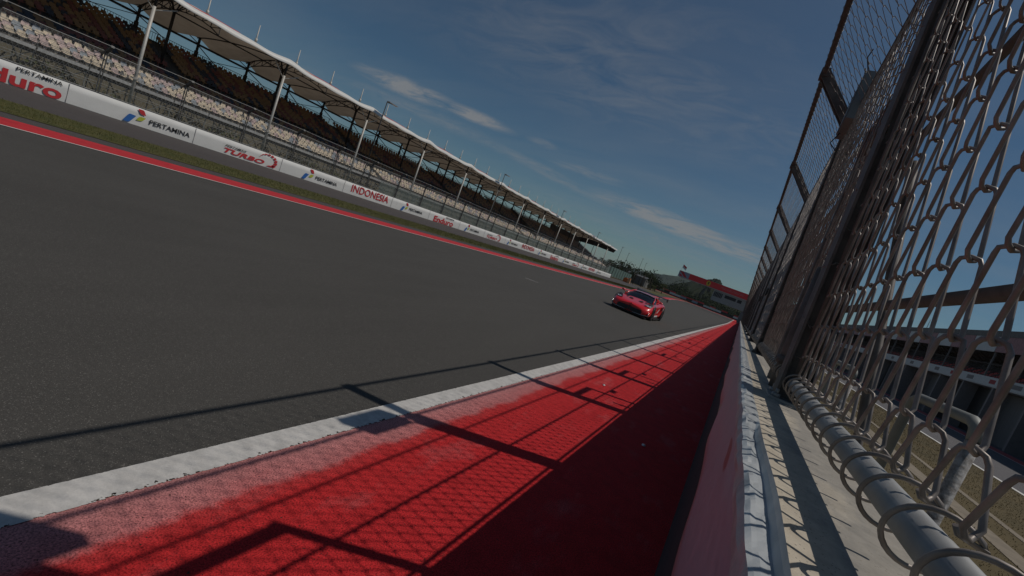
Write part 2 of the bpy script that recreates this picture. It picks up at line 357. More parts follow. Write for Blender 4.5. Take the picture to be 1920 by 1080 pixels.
for (ax, ay, bx, by, w_, st) in ((-2.72,2.18,-2.15,2.55,.24,1.9), (-2.27,2.50,-1.82,2.80,.17,1.9), (-1.72,2.85,-1.5,2.95,.13,.6), (-1.70,3.25,-1.05,3.42,.18,.7), (-2.4,2.9,-1.3,4.3,.22,.6), (-1.5,3.85,.15,4.65,.44,1.8), (-.4,4.0,.5,4.9,.35,.9), (-1.7,1.3,.2,2.5,.9,.38), (-3.2,2.3,-2.0,3.3,.28,.5), (-3.,4.2,1.,6.,.9,.35)):
    k = N(t, 'ShaderNodeMapping', vector_type='TEXTURE'); k.inputs['Location'].default_value = ((ax+bx)/2, (ay+by)/2, 0); k.inputs['Rotation'].default_value = (0,0,math.atan2(by-ay, bx-ax)); k.inputs['Scale'].default_value = (math.hypot(bx-ax, by-ay)*.62, w_, 1)
    L(cm2.outputs[0], k.inputs['Vector']); ln = N(t, 'ShaderNodeVectorMath', operation='LENGTH'); L(k.outputs[0], ln.inputs[0])
    q = N(t, 'ShaderNodeMapRange', interpolation_type='SMOOTHSTEP'); L(ln.outputs['Value'], q.inputs['Value']); q.inputs['From Min'].default_value = 0; q.inputs['From Max'].default_value = 1.15; q.inputs['To Min'].default_value = 1; q.inputs['To Max'].default_value = 0
    wr_ = N(t, 'ShaderNodeMapRange'); L(wisp.outputs['Fac'], wr_.inputs['Value']); wr_.inputs['From Min'].default_value = .30; wr_.inputs['From Max'].default_value = .66
    total = mm('MAXIMUM', total, mm('MULTIPLY', mm('MULTIPLY', q.outputs['Result'], wr_.outputs['Result']), st))
total = mm('MULTIPLY', mm('MINIMUM', total, .9), .80)
cl = N(t, 'ShaderNodeMix', data_type='RGBA'); L(total, cl.inputs['Factor']); ti = N(t, 'ShaderNodeMix', data_type='RGBA', blend_type='MULTIPLY'); ti.inputs['Factor'].default_value = 1; ti.inputs[7].default_value = (.74, .96, 1.02, 1); L(sky.outputs[0], ti.inputs[6]); L(ti.outputs[2], cl.inputs[6]); cl.inputs[7].default_value = (7.0, 6.95, 6.9, 1)
L(cl.outputs[2], bg.inputs['Color']); bg.inputs['Strength'].default_value = .08
sc.view_settings.view_transform = 'Standard'; sc.view_settings.look = 'None'; sc.view_settings.exposure = -1.35; sc.view_settings.gamma = 1
sc.cycles.max_bounces = 6; sc.cycles.transparent_max_bounces = 24

# ------------------------------------------------------------------ ground sheets
YS = [-6, -2, 0, 2, 4, 6, 8, 10, 15, 20, 30, 40, 50, 60, 70, 80, 90] + list(range(95, 196, 5)) + [200, 250, 400]
def strip(name, x0, x1, off, m, ya=-6, yb=196, kind='structure', parent=None):
    ys = [ya]+[y for y in YS if ya < y < yb]+[yb]; mb = MB()
    f0 = x0 if callable(x0) else (lambda y: x0); f1 = x1 if callable(x1) else (lambda y: x1)
    mb.grid([[(f0(y), y, gz(y)+off), (f1(y), y, gz(y)+off)] for y in ys], smooth=False)
    return mb.build(name, m, parent, kind)
mb = MB(); gys = [-60, -6, 0, 30, 60, 90]+list(range(95, 196, 5))+[250, 400, 700, 1200, 2200, 4000]
gxs = [-3000, -800, -200, -60, -30, 0, 30, 60, 200, 800, 3000]
mb.grid([[(x, y, gz(y)) for x in gxs] for y in gys], smooth=False); mb.build('ground', M['soil'], kind='structure')
def kx(y): return -13.1 - 4.5*sm(70, 150, y) + 3.0*sm(160, 192, y)
strip('track', lambda y: kx(y), -1.9, .004, M['asphalt'])
strip('painted_runoff', -1.85, .16, .008, M['red'], yb=190)
strip('track_edge_line', -2.015, -1.84, .012, M['white'], yb=190)
strip('kerb', lambda y: kx(y)-1.4, lambda y: kx(y)-.08, .010, M['kerbred'], yb=165)
strip('kerb_line', lambda y: kx(y)-.08, kx, .014, M['linewhite'])
strip('verge_shoulder', lambda y: kx(y)-2.5, lambda y: kx(y)-1.4, .004, M['road2'])
strip('grass_verge', lambda y: kx(y)-5.75, lambda y: kx(y)-2.5, .016, M['verge'])
strip('service_road', lambda y: kx(y)-13, lambda y: kx(y)-5.75, .006, M['road2'], yb=130)
# end of the straight: kerb crossing in front of the tyre wall
mb = MB(); mb.face([(-34,193,gz(193)+.02),(.2,194.5,gz(194)+.02),(.2,195.2,gz(194)+.10),(-34,193.7,gz(194)+.10)]); mb.build('corner_kerb', M['kerbred'], kind='structure')
# pit side
strip('pit_lane', 7.95, 13.2, .006, M['pitlane'], yb=150)
strip('pit_lane_line', 7.62, 7.78, .010, M['linewhite'], yb=150)
strip('pit_lane_shoulder', 7.78, 7.95, .008, M['pitlane'], yb=150)
strip('pit_lane_inner_line', 13.08, 13.2, .010, M['linewhite'], yb=150)
strip('pit_lane_red_strip', 13.2, 14.6, .008, M['paleredstrip'], yb=150)
strip('pit_apron', 14.6, 19.5, .006, M['pitlane'], yb=150)
strip('footpath', 3.9, 4.25, .008, M['track_path'], yb=120)
strip('narrow_footpath', 4.75, 4.9, .008, M['track_path'], yb=120)

# grass: one ground-cover object each side
def grass(name, xr, yr, n, m, hmin, hmax, skip=()):
    mb = MB(); rnd = random.Random(3)
    for _ in range(n):
        u = rnd.random(); y = yr[0]+(yr[1]-yr[0])*u*u**.6; x = rnd.uniform(*xr)
        if any(a < x < b for a, b in skip): continue
        k = 1+y/30; h = rnd.uniform(hmin, hmax)*min(k, 2.0); a = rnd.random()*2*pi; ww = .0032*k*rnd.uniform(.7, 1.6); lx, ly = rnd.uniform(-.5,.5)*h, rnd.uniform(-.5,.5)*h
        dx, dy = cos(a)*ww, sin(a)*ww; z = gz(y)+.01
        mb.face([(x-dx, y-dy, z), (x+dx, y+dy, z), (x+lx, y+ly, z+h)])
    return mb.build(name, m, kind='stuff')
g = grass('grass', (.5, 7.55), (.8, 40), 75000, M['blade'], .006, .022, ((3.9,4.25),(4.75,4.9))); tag(g, 'dry brownish grass between the fenced wall and the pit lane', 'grass')
g = grass('verge_grass', (-18.7, -15.65), (0, 95), 55000, M['bladeG'], .025, .065); tag(g, 'green grass strip beside the red kerb across the track', 'grass')

# hills
def hill(name, Y, pts, m, depth):
    mb = MB(); rnd = random.Random(5); rows = []
    xs = []
    for (xa, za), (xb, zb) in zip(pts, pts[1:]):
        for k in range(6): xs.append((xa+(xb-xa)*k/6, za+(zb-za)*k/6))
    xs.append(pts[-1])
    for j, (dy, s) in enumerate(((-depth, -.02), (-depth*.7, .35), (-depth*.35, .72), (0, 1), (depth*.5, .6), (depth, -.02))):
        rows.append([(x+(rnd.uniform(-1,1)*depth*.03 if s not in (1,) else 0), Y+dy+rnd.uniform(-.05,.05)*depth, max(-2, z*s*(rnd.uniform(.86,1.14) if s != 1 else rnd.uniform(.985,1.015)))) for x, z in xs])
    mb.grid(rows); return mb.build(name, m, kind='structure')
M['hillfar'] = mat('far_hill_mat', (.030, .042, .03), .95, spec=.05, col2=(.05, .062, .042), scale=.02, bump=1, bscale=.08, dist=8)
M['hillnear'] = mat('wooded_hill_mat', (.011, .017, .008), .95, spec=.05, col2=(.026, .031, .013), scale=.09, bump=.7, bscale=.25, dist=3)
hill('far_hill', 1600, [(-620, 0), (-450, 25), (-367, 36), (-318, 40), (-259, 55), (-209, 66), (-172, 62), (-60, 58), (40, 20), (120, -2)], M['hillfar'], 260)
hill('wooded_hill', 600, [(-160, -2), (-125, 5), (-99, 9), (-89, 11), (-79, 16), (-69, 23), (-57, 30), (-47, 35), (-43, 37.5), (-37.5, 38), (-33, 33), (-20, 30), (0, 24), (30, 10), (60, -2)], M['hillnear'], 120)

# ------------------------------------------------------------------ near pit wall
Y1 = 150
wall = thing('pit_wall', 'long concrete pit wall under the tall mesh fence, its face hung with a pink banner', 'wall', (0,0,0))
mb = MB(); ys = [-1]+[i*.6 for i in range(1, 12)]+[8, 12, 20, 30, 50, 80, Y1]
prof = [(.16, 0), (.16, 1.02), (.092, 1.05), (.092, 1.392), (.100, 1.400), (.335, 1.400), (.345, 1.39), (.345, 0)]
mb.grid([[(x, y, z) for x, z in prof] for y in ys], smooth=False); mb.face([(x, -1, z) for x, z in prof]); mb.face([(x, Y1, z) for x, z in prof])
mb.build('wall_body', M['wall'], wall)
mb = MB(); mb.box(.14, .158, -1, Y1, .0, 1.06); mb.build('wall_base_shade', mat('wall_foot_shade_mat', (.028,.028,.034), .9), wall)  # near-black colour stands in for shade on bare concrete below the banner
# banner on the face, hanging a little proud with a wavy lower hem
mb = MB(); rows = []; y = -.5
while y < Y1:
    wv = .004*sin(y*5)+.005*sin(y*2.3+1); zb = 1.075+.012*sin(y*1.7)+.01*sin(y*4.1)
    rows.append([(.082+wv*.2, y, 1.388), (.079+wv*.6, y, 1.33), (.077+wv, y, 1.24), (.078+wv*1.4, y, 1.15), (.082+wv*1.6, y, zb), (.086+wv*1.5, y, zb)]); y += .06 if y < 4 else (.3 if y < 15 else 3)
rows = [r for r in rows]
mb.grid(rows); mb.build('banner', M['facebanner'], wall)
# vinyl sheet folded over the top edge, wrinkled, its inner hem lifting near the camera
mb = MB(); rows = []; y = -.4; rnd = random.Random(11)
def wr(y, k): return .0009*sin(y*47+k*2+sin(y*13))+.0012*sin(y*23.7+k*1.3)+.0010*max(0,sin(y*31+k*3.1+2*sin(y*7)))**4*2+.0012*sin(y*9+k)
while y < Y1:
    lift = .024*sm(1.25, .75, y) if y < 1.25 else 0
    ed = .1185+.003*sin(y*3.1)+.0015*sin(y*11)
    if y > 3: ed = .120
    a = 1 if y < 12 else .3
    lf = sm(1.24, .95, y)
    ex = ed-.010*lf
    rows.append([(.079+wr(y,1)*a*.5, y, 1.376), (.078+wr(y,2)*a, y, 1.392), (.082+wr(y,3)*a*.6, y, 1.4025+abs(wr(y,4))*a), (.088, y, 1.4040+abs(wr(y,5))*a*1.5),
                 (.094, y, 1.4035+abs(wr(y,6))*a*1.6), (.101, y, 1.4030+abs(wr(y,7))*a), (ex-.0035, y, 1.4025+abs(wr(y,8))*a*.4), (ex-.001+.002*lf, y, 1.4020+.009*lf), (ex+.0030, y, 1.4015+(.0175+.0015*sin(y*13))*lf), (ex+.0036, y, 1.4012+.0165*lf)])
    y += .012 if y < 2.4 else (.05 if y < 8 else (.5 if y < 20 else 5))
mb.grid(rows, smooth=False); mb.build('vinyl_edging', M['vinyl'], wall)

# ------------------------------------------------------------------ near catch fence
FN = 62; PY = [-.53+2.33*k for k in range(FN)]
def xm(z): return .2165-.0503*(z-1.6+.13)      # mesh plane, world z
fence = thing('catch_fence', 'tall leaning chain link catch fence standing on the concrete pit wall', 'fence', (.22,1.8,1.4))
KZ, KX, TZ, TX = 3.21, .129, 3.60, -.166
GAL = M['steel']
def post_mb(y, first=False):
    mb = MB(); w_ = .13
    xb, xt = .228, .156
    # H-section: two flanges and a web, leaning a little
    for dx, tx in ((-.042, .008), (.042, .008)):
        n = [(xb+dx-tx/2, 1.402), (xb+dx+tx/2, 1.402), (xt+dx+tx/2, KZ), (xt+dx-tx/2, KZ)]
        a = [(px, y-w_/2, pz) for px, pz in n]; b = [(px, y+w_/2, pz) for px, pz in n]
        mb.face(a); mb.face(b[::-1])
        for i in range(4): mb.face([a[i], a[i-1], b[i-1], b[i]])
    a = [(xb-.039, 1.402), (xb+.039, 1.402), (xt+.039, KZ), (xt-.039, KZ)]
    for yy in (y-.004, y+.004): mb.face([(px, yy, pz) for px, pz in a])
    return mb
def bracket_mb(y):
    mb = MB(); a = Vector((KX+.045, y, KZ-.02)); b = Vector((TX, y, TZ+.005))
    for s in (-1, 1): mb.bar(a+Vector((0,s*.032,0)), b+Vector((0,s*.032,0)), .014, .072)
    mb.bar(a, b, .052, .010); mb.box(b.x-.028, b.x+.032, y-.045, y+.045, b.z-.038, b.z+.028)
    return mb
def plate_mb(y):
    mb = MB(); mb.box(.165, .330, y-.085, y+.085, 1.4005, 1.409)
    for bx in (.185, .31):
        for by in (-.062, .062):
            mb.tube([(bx, y+by, 1.409), (bx, y+by, 1.421)], .013, 6); mb.tube([(bx, y+by, 1.42), (bx, y+by, 1.436)], .006, 6)
    return mb
for k, y in enumerate(PY[1:]):
    p = post_mb(y).build('post', GAL, fence)
    plate_mb(y).build('base_plate', M['galv'] if k == 0 else GAL, p)
    bracket_mb(y).build('bracket', GAL, p)
def rail(name, x, z, r, ya=-.5, yb=Y1-8, m=None, k=10):
    mb = MB(); n = 1
    mb.tube([(x, ya, z), (x, (ya+yb)/2, z), (x, yb, z)], r, k); return mb.build(name, m or GAL, fence)
# galvanised foot pipe runs bay by bay
for k in range(0, 26):
    mb = MB(); mb.tube([(.2165, PY[k]+.035 if k else -.4, 1.470), (.2165, PY[k+1]-.05, 1.470)], .0185, 20 if k < 2 else 8); mb.build('foot_pipe', M['galv'], fence)
rail('middle_rail', .262, 1.75, .011); rail('middle_rail', .235, 2.283, .010); rail('middle_rail', .205, 2.80, .009)
rail('bend_rail', KX+.005, KZ+.005, .013); rail('tip_rail', TX, TZ, .018)
# door frames beside some posts, their heads reaching back to the post
for k in (1, 3, 4, 6, 9, 12):
    y0 = PY[k]; mb = MB(); yf = y0+.62
    mb.bar((.215, yf, 1.402), (.172, yf, 2.56), .045, .035); mb.bar((.172, y0+.02, 2.50), (.172, yf+.015, 2.50), .02, .11)
    mb.build('door_frame', GAL, fence)
    mb = MB(); mb.box(.15, .172, y0+.80, y0+.98, 2.05, 2.15)
    m2_ = MB(); m2_.tube([(.215, y0+.30, 1.402), (.205, y0+.30, 1.62), (.192, y0+.30, 1.9)], [.030, .030, .022], 12); m2_.tube([(.21, y0+.30, 1.5), (.21, y0+.30, 1.53)], .038, 12); m2_.build('hinge_post', GAL, fence)
    if k > 1: mb.build('latch_box', M['darksteel'], fence)
# back stays on the pit side
for k in range(1, 14):
    y0 = PY[k]; mb = MB(); mb.tube([(.262, y0, 2.25), (.52, y0-.02, 1.0), (.53, y0-.02, .02)], .014, 6); mb.build('back_stay', GAL, fence)

def spiral_row(mb, zc, p, A, d, r, ya, yb, k, off, plane, det):
    """one horizontally running flattened helix of chain link wire; plane maps (y, v, depth)->xyz"""
    pts = []; n = int((yb-ya)/p); y0 = ya+off
    for i in range(n):
        y = y0+i*p
        if det == 2:
            for a in (-90, -50, 0, 50, 90):      # lower turn: back strand to front strand
                q = R_(a); pts.append(plane(y+.009*sin(q), zc-A-r*1.1+.010*(1-cos(q)), d*sin(q)))
            for a in (-90, -50, 0, 50, 90):      # upper turn
                q = R_(a); pts.append(plane(y+p*.5+.009*sin(q), zc+A+r*1.1-.010*(1-cos(q)), -d*sin(q)))
        elif det == 1:
            for a in (-75, 0, 75):
                q = R_(a); pts.append(plane(y+.1*p*sin(q), zc-A-r+d*.6*(1-cos(q)), -d*sin(q)))
            for a in (-75, 0, 75):
                q = R_(a); pts.append(plane(y+p*.5+.1*p*sin(q), zc+A+r-d*.6*(1-cos(q)), d*sin(q)))
        else:
            pts.append(plane(y, zc-A-r, -d*.3)); pts.append(plane(y+p*.5, zc+A+r, d*.3))
    rn = random.Random(int(zc*1000)+int(ya*100))
    pts = [(a+rn.uniform(-.0012,.0012), b+rn.uniform(-.0015,.0015), c) for a, b, c in pts]
    mb.tube(pts, r, k, caps=False)
def main_plane(y, v, dp): return (xm(v)+dp, y, v)
tv = Vector((TX-KX, 0, TZ-KZ)); tl = tv.length; tv.normalize(); tn = Vector((-tv.z, 0, tv.x))
def tip_plane(y, v, dp): return (KX+tv.x*v+tn.x*dp, y, KZ+tv.z*v+tn.z*dp)
bay = 0
ya = .30
P_ = .094; RZ = .1003
row0 = 1.517        # centre height of the first full row
for b in range(0, 34):
    y0 = -.25 if b == 0 else PY[b]+.03; y1 = PY[b+1]-.03
    det = 2 if b < 2 else (1 if b < 8 else 0); k = 8 if b < 1 else (6 if b < 3 else (4 if b < 8 else 3))
    rw = .0028 if b < 1 else (.0032 if b < 6 else .0026)
    mb = MB()
    nrow = int((KZ-row0)/RZ)+1
    for i in range(nrow):
        spiral_row(mb, row0+i*RZ if i else 1.535, P_, RZ/2 if i else .031, .0085, rw*(1 if i < 8 else .72), y0, y1, k, (i % 2)*P_/2, main_plane, det)
    # loops round the foot pipe
    n = int((y1-y0)/P_)
    ks = 22 if det == 2 else 8
    if b < 8:
        for i in range(n):
            y = y0+i*P_+P_/2+.01
            pts = [(xm(1.5)+.008, y-.012, 1.500), (xm(1.5)+.012, y-.010, 1.493)]
            for j in range(ks+1):
                a = R_(32+285*j/ks)
                pts.append((.2205+.0355*cos(a), y-.010+.036*j/ks, 1.4705+.0335*sin(a)))
            mb.tube(pts, rw, k, caps=True)
            pts = []
    mb.build('wire_mesh', M['wire'], fence)
    mb = MB()
    for i in range(5):
        spiral_row(mb, (i+.5)*tl/5, P_, tl/10, .005, .0017, y0, y1, max(3, k-2), (i % 2)*P_/2, tip_plane, min(det, 1))
    if b < 9:
        for i in range(n):
            y = y0+i*P_
            pts = [(TX+.021*cos(a_), y+.01*j_, TZ+.021*sin(a_)) for j_, a_ in enumerate([R_(-40+q*55) for q in range(6)])]
            mb.tube(pts, .0017, 3, caps=False)
    mb.build('overhang_mesh', M['wire'], fence)
# mesh end bars + tie wires with loose tails
rn = random.Random(4)
for b in range(1, 7):
    for i in range(16):
        z = 1.55+i*.11; y = PY[b]+rn.uniform(-.05, .05); a = rn.uniform(0, 2*pi); l = rn.uniform(.04, .10); mb = MB()
        mb.tube([(xm(z)+.02, y, z), (xm(z)-.012, y+.012, z+.004), (xm(z)-.012, y-.02, z-.004), (xm(z)-.015-abs(cos(a))*l*.5, y+sin(a)*l, z+cos(a)*l*.5)], .0017, 4)
        mb.build('tie_wire', M['wire'], fence)
for b in range(1, 30):
    mb = MB()
    for s in (-1, 1):
        mb.tube([(xm(1.46)-.002, PY[b]+s*.075, 1.46), (xm(KZ)-.002, PY[b]+s*.075, KZ)], .006, 5)
    mb.build('mesh_edge_bar', GAL, fence)

# grey lamp panel hung on the fence
o = thing('signal_panel', 'grey box panel hung high on the near fence beside the first post', 'panel', (.13,3.8,3.2))
mb = MB(); mb.box(.08, .15, 3.62, 4.02, 3.10, 3.42); mb.build('panel_box', M['panelgrey'], o)
mb = MB(); mb.box(.074, .079, 3.64, 4.00, 3.12, 3.40); mb.build('panel_face', M['panelgrey'], o)
for a_, b_, w_ in (((.12, 3.7, 3.2), (.165, 3.7, 3.2), .02), ((.12, 3.9, 3.2), (.165, 3.9, 3.2), .02)):
    mb = MB(); mb.bar(a_, b_, w_); mb.build('mount', M['darksteel'], o)
for pts in ([(.1, 3.67, 3.41), (.05, 3.60, 3.49), (.06, 3.55, 3.52)], [(.1, 3.78, 3.41), (.07, 3.76, 3.50)], [(.1, 3.9, 3.12), (.06, 3.9, 3.02), (.12, 3.88, 2.96)]):
    mb = MB(); mb.tube(pts, .004, 5); mb.build('cable', M['darksteel'], o)
o = thing('signal_panel', 'unseen grey panel above the frame, added to shadow the white line at lower left', 'panel', (.13,1.6,3.0))
mb = MB(); mb.box(.05, .12, 1.2, 2.0, 2.88, 3.3); mb.build('panel_box', M['greyp'], o)  # out of view, added for the shadow it throws at lower left
mb = MB(); mb.bar((.12, 1.8, 3.0), (.16, 1.8, 3.0), .02); mb.build('mount', M['darksteel'], o)

# galvanised hoops behind the wall
def hoop(y0, y1, label):
    x = .60; zt = 1.572; o = thing('hoop_rail', label, 'rail', (x, (y0+y1)/2, 0), group='hoop rails behind the wall'); mb = MB()
    pts = [(x, y1, 0), (x, y1, zt-.05), (x, y1-.015, zt-.015), (x, y1-.05, zt), (x, y0+.05, zt), (x, y0+.015, zt-.015), (x, y0, zt-.05)]
    mb.tube(pts, .0155, 14); mb.build('rail_tube', M['scaff'], o)
    mb = MB(); mb.tube([(x, y0, zt-.05), (x, y0, .8), (x, y0, 0)], .0165, 14); mb.build('rail_leg', M['rust'], o)
hoop(1.58, 2.08, 'bent pipe hoop rail with a flaking leg, the nearer one behind the wall')
hoop(2.98, 3.55, 'bent pipe hoop rail, the farther one behind the wall')

# ------------------------------------------------------------------ text helper
def glyphs(s, off=0.0, shear=0.0):
    cu = bpy.data.curves.new('t', 'FONT'); cu.body = s; cu.size = 1; cu.offset = off; cu.shear = shear; cu.resolution_u = 3
    o = bpy.data.objects.new('t', cu); COL.objects.link(o); dg = bpy.context.evaluated_depsgraph_get()
    me = bpy.data.meshes.new_from_object(o.evaluated_get(dg)); vs = [v.co.copy() for v in me.vertices]; fs = [tuple(p.vertices) for p in me.polygons]
    bpy.data.objects.remove(o); bpy.data.curves.remove(cu); bpy.data.meshes.remove(me); return vs, fs
GC = {}
def text_yz(mb, s, X, y0, y1, z0, z1, off=0., shear=0., tilt=0., nx=1):
    key = (s, off, shear)
    if key not in GC: GC[key] = glyphs(s, off, shear)
    vs, fs = GC[key]; xa = min(v.x for v in vs); xb = max(v.x for v in vs); ya = min(v.y for v in vs); yb = max(v.y for v in vs); n = len(mb.v)
    for v in vs:
        u = (v.x-xa)/(xb-xa); q = (v.y-ya)/(yb-ya); mb.v.append((X, y0+u*(y1-y0), z0+q*(z1-z0)+tilt*u))
    for f in fs: mb.f.append(tuple(n+i for i in f)); mb.m.append(mb.mi); mb.sm.append(False)

# ------------------------------------------------------------------ far barrier with the long white banner
BX = -25.9
bar_ = thing('trackside_barrier', 'long low barrier wrapped in a white sponsor banner in front of the grandstand', 'barrier', (BX, 50, 0))
mb = MB(); mb.box(BX-.5, BX-.02, -2, 95, 0, .80); mb.build('barrier_core', M['concrete2'], bar_)
mb = MB(); rows = []; y = -2
while y <= 95.01:
    q = .010*sin(y*1.1)+.006*sin(y*3.3); rows.append([(BX, y, .0), (BX+.012+q*.5, y, .28), (BX+q, y, .55), (BX, y, .815), (BX-.06, y, .825)]); y += .5
mb.grid(rows); mb.build('banner_sheet', M['banner'], bar_)
for k in range(20):
    mb = MB(); mb.bar((BX+.022, 3.1+4.83*k, .02), (BX+.022, 3.1+4.83*k, .81), .016, .006); mb.build('banner_seam', M['greyp'], bar_)
mb = MB(); mb.box(BX-.02, BX+.03, -2, 95, 0, .022); mb.box(BX-.09, BX-.01, -2, 95, .82, .86); mb.build('hem_rail', M['fencegrey'], bar_)
TXX = BX+.035
def logo(y):
    for nm, pts in (('blue', [(-.43,.08),(-.25,.45),(.02,.43),(-.19,.07)]), ('txtred', [(.02,.77),(.25,.78),(.37,.56),(.17,.56)]), ('lime', [(.04,.25),(.14,.46),(.39,.46),(.27,.27)])):
        mb = MB(); 
        # rounded parallelograms, cut as thin plates
        P = [Vector((a, b)) for a, b in pts]; out = []
        for i in range(4):
            p0, p, p2 = P[i-1], P[i], P[(i+1) % 4]; r = .05 if i % 2 else .02
            a = p+(p0-p).normalized()*r; c = p+(p2-p).normalized()*r
            out += [a, (a+c+p)/3, c]
        mb.face([(TXX, y+q.x, q.y) for q in out]); mb.build('logo_mark', M[nm], bar_)
def pert(y0, y1, z0=.245, z1=.47, dz=0):
    mb = MB(); text_yz(mb, 'PERTAMINA', TXX, y0, y1, z0, z1, .018); mb.build('lettering', M['txtblack'], bar_)
def enduro(y):     # y: right end
    mb = MB(); text_yz(mb, 'Enduro', TXX, y-3.05, y, .03, .56, .028); mb.build('lettering', M['txtred'], bar_)
    mb = MB(); text_yz(mb, 'PERTAMINA', TXX, y-1.36, y-.04, .61, .76, .018); mb.build('lettering', M['txtblack'], bar_)
def turbo(y):
    mb = MB(); text_yz(mb, 'TURBO', TXX, y, y+2.3, .12, .37, .035, .25); 
    # rev-counter figure made of swelling segments
    for i in range(9):
        a0 = R_(165-i*24); a1 = R_(165-(i+1)*24+5); ri = .30; ro = .30+.035+.017*i
        cy, cz = y+2.42, .42
        mb.face([(TXX, cy+1.55*ri*cos(a0), cz+ri*sin(a0)), (TXX, cy+1.55*ro*cos(a0)*.95, cz+ro*sin(a0)), (TXX, cy+1.55*ro*cos(a1)*.95, cz+ro*sin(a1)), (TXX, cy+1.55*ri*cos(a1), cz+ri*sin(a1))])
    mb.face([(TXX, y+2.45, .10), (TXX, y+2.86, .11), (TXX, y+2.95, .22), (TXX, y+2.6, .17)])
    mb.build('lettering', M['txtred'], bar_)
    mb = MB(); text_yz(mb, 'PERTAMAX', TXX, y+.02, y+1.2, .43, .55, .014, .3); mb.build('lettering', M['txtblack'], bar_)
def indo(y):
    mb = MB(); text_yz(mb, 'INDONESIA', TXX, y, y+3.75, .23, .76, .012); mb.build('lettering', M['txtred'], bar_)
def lp(y): logo(y+.43); pert(y+.98, y+2.72)
for c in range(4):
    o_ = c*28.1
    for f, y in ((enduro, 7.78), (lp, 9.84), (turbo, 14.26), (lp, 19.1), (indo, 23.1), (lp, 28.4)):
        if y+o_ < 91.5: f(y+o_)

# far debris fence standing on that barrier
df = thing('debris_fence', 'grey debris fence of bent-top posts and cables on the far barrier before the grandstand', 'fence', (-26.3, 50, .8))
DX = -26.32
for k in range(-3, 28):
    y = 8.93+3.15*k; mb = MB()
    mb.bar((DX, y-.045, .8), (DX, y-.045, 2.62), .05, .03, up=(0,1,0)); mb.bar((DX, y+.045, .8), (DX, y+.045, 2.62), .05, .03, up=(0,1,0))
    mb.bar((DX-.05, y, 2.58), (DX+.42, y, 2.86), .11, .10)
    mb.build('post', M['fencegrey'], df)
for z, x, r in ((.86,DX,.014),(1.25,DX,.009),(1.6,DX,.009),(1.95,DX,.009),(2.28,DX,.009),(2.6,DX,.015),(2.86,DX+.42,.013)):
    mb = MB(); pts = []
    for k in range(-4, 28):
        y = 8.93+3.15*k; pts.append((x, y, z))
        if k < 27: pts.append((x, y+1.57, z-.015))
    mb.tube(pts, r, 5); mb.build('cable', M['cable'], df)
mb = MB()
n = 0
y = -1.
while y < 94:                              # vertical and diagonal mesh wires
    if y < 46: mb.bar((DX+.03, y, .82), (DX+.03, y+.9, 2.6), .0045); mb.bar((DX+.03, y+.9, .82), (DX+.03, y, 2.6), .0045)
    y += .16
mb.build('wire_mesh', M['cable'], df)
mb = MB(); mb.face([(DX-.1, 26, .8), (DX-.1, 94.5, .8), (DX-.1, 94.5, 2.05), (DX-.1, 26, 1.7)]); mb.build('green_netting', M['net'], df)
mb = MB(); mb.face([(DX-.08, -3, .8), (DX-.08, 94.5, .8), (DX-.08, 94.5, 2.6), (DX-.08, -3, 2.6)]); mb.build('fine_netting', netmat('fine_net_mat', (.20, .20, .185), .435, 90), df)

# ------------------------------------------------------------------ grandstand
gs = thing('grandstand', 'long open grandstand of coloured seats under a white membrane roof beyond the track', 'grandstand', (-33, 50, 0))
RX0, RD, RZ0, RH = -29.4, .42, 1.75, .154
GY0, GY1 = -3, 102
NR = 21
mb = MB(); rows = []
pr = [(RX0+.35, 1.62)]
for i in range(NR):
    pr += [(RX0+.35-RD*i if i == 0 else RX0+.21-RD*i, RZ0+RH*i), (RX0+.21-RD*(i+1), RZ0+RH*i)]
pr += [(RX0-RD*NR-.2, RZ0+RH*NR-.3)]
prb = [(x-.02, z-.22) for x, z in pr][::-1]
mb.grid([[(x, y, z) for x, z in pr] for y in (GY0, GY1)], smooth=False); mb.face([(x, GY1, z) for x, z in pr+prb]); mb.face([(x, GY0, z) for x, z in pr+prb])
mb.face([(RX0+.33, GY0, 1.4), (RX0-RD*NR, GY0, RZ0+RH*NR-.5), (RX0-RD*NR, GY1, RZ0+RH*NR-.5), (RX0+.33, GY1, 1.4)])
mb.build('terrace', M['standc'], gs)
mb = MB()
for k in range(57):
    y = GY0+1.77*k; mb.box(RX0+.36, RX0+.41, y+.03, y+1.74, 1.60, 1.73)

mb.build('front_beam', M['beam'], gs)
mb = MB()
for z in (2.02, 2.25): mb.tube([(RX0+.4, GY0, z), (RX0+.4, GY1, z)], .012, 4)
y = GY0
while y < GY1: mb.bar((RX0+.4, y, 1.7), (RX0+.4, y, 2.25), .02); y += 1.77
mb.build('front_railing', M['fencegrey'], gs)
mb = MB()                                 # scaffold legs and braces beneath
y = GY0
while y < GY1:
    for x, z in ((RX0+.2, 1.6), (RX0-2.3, 2.4), (RX0-5, 3.3), (RX0-8.4, 4.6)): mb.bar((x, y, 0), (x, y, z), .045)
    mb.bar((RX0+.2, y, .1), (RX0+.2, y+1.77, 1.5), .035); mb.bar((RX0-2.3, y+1.77, .1), (RX0-2.3, y, 2.2), .04); mb.bar((RX0+.2, y, .2), (RX0-5, y, 2.6), .04)
    y += 1.77
for z in (.5, 1.1): mb.bar((RX0+.2, GY0, z), (RX0+.2, GY1, z), .035)
mb.build('scaffolding', M['scaff'], gs)
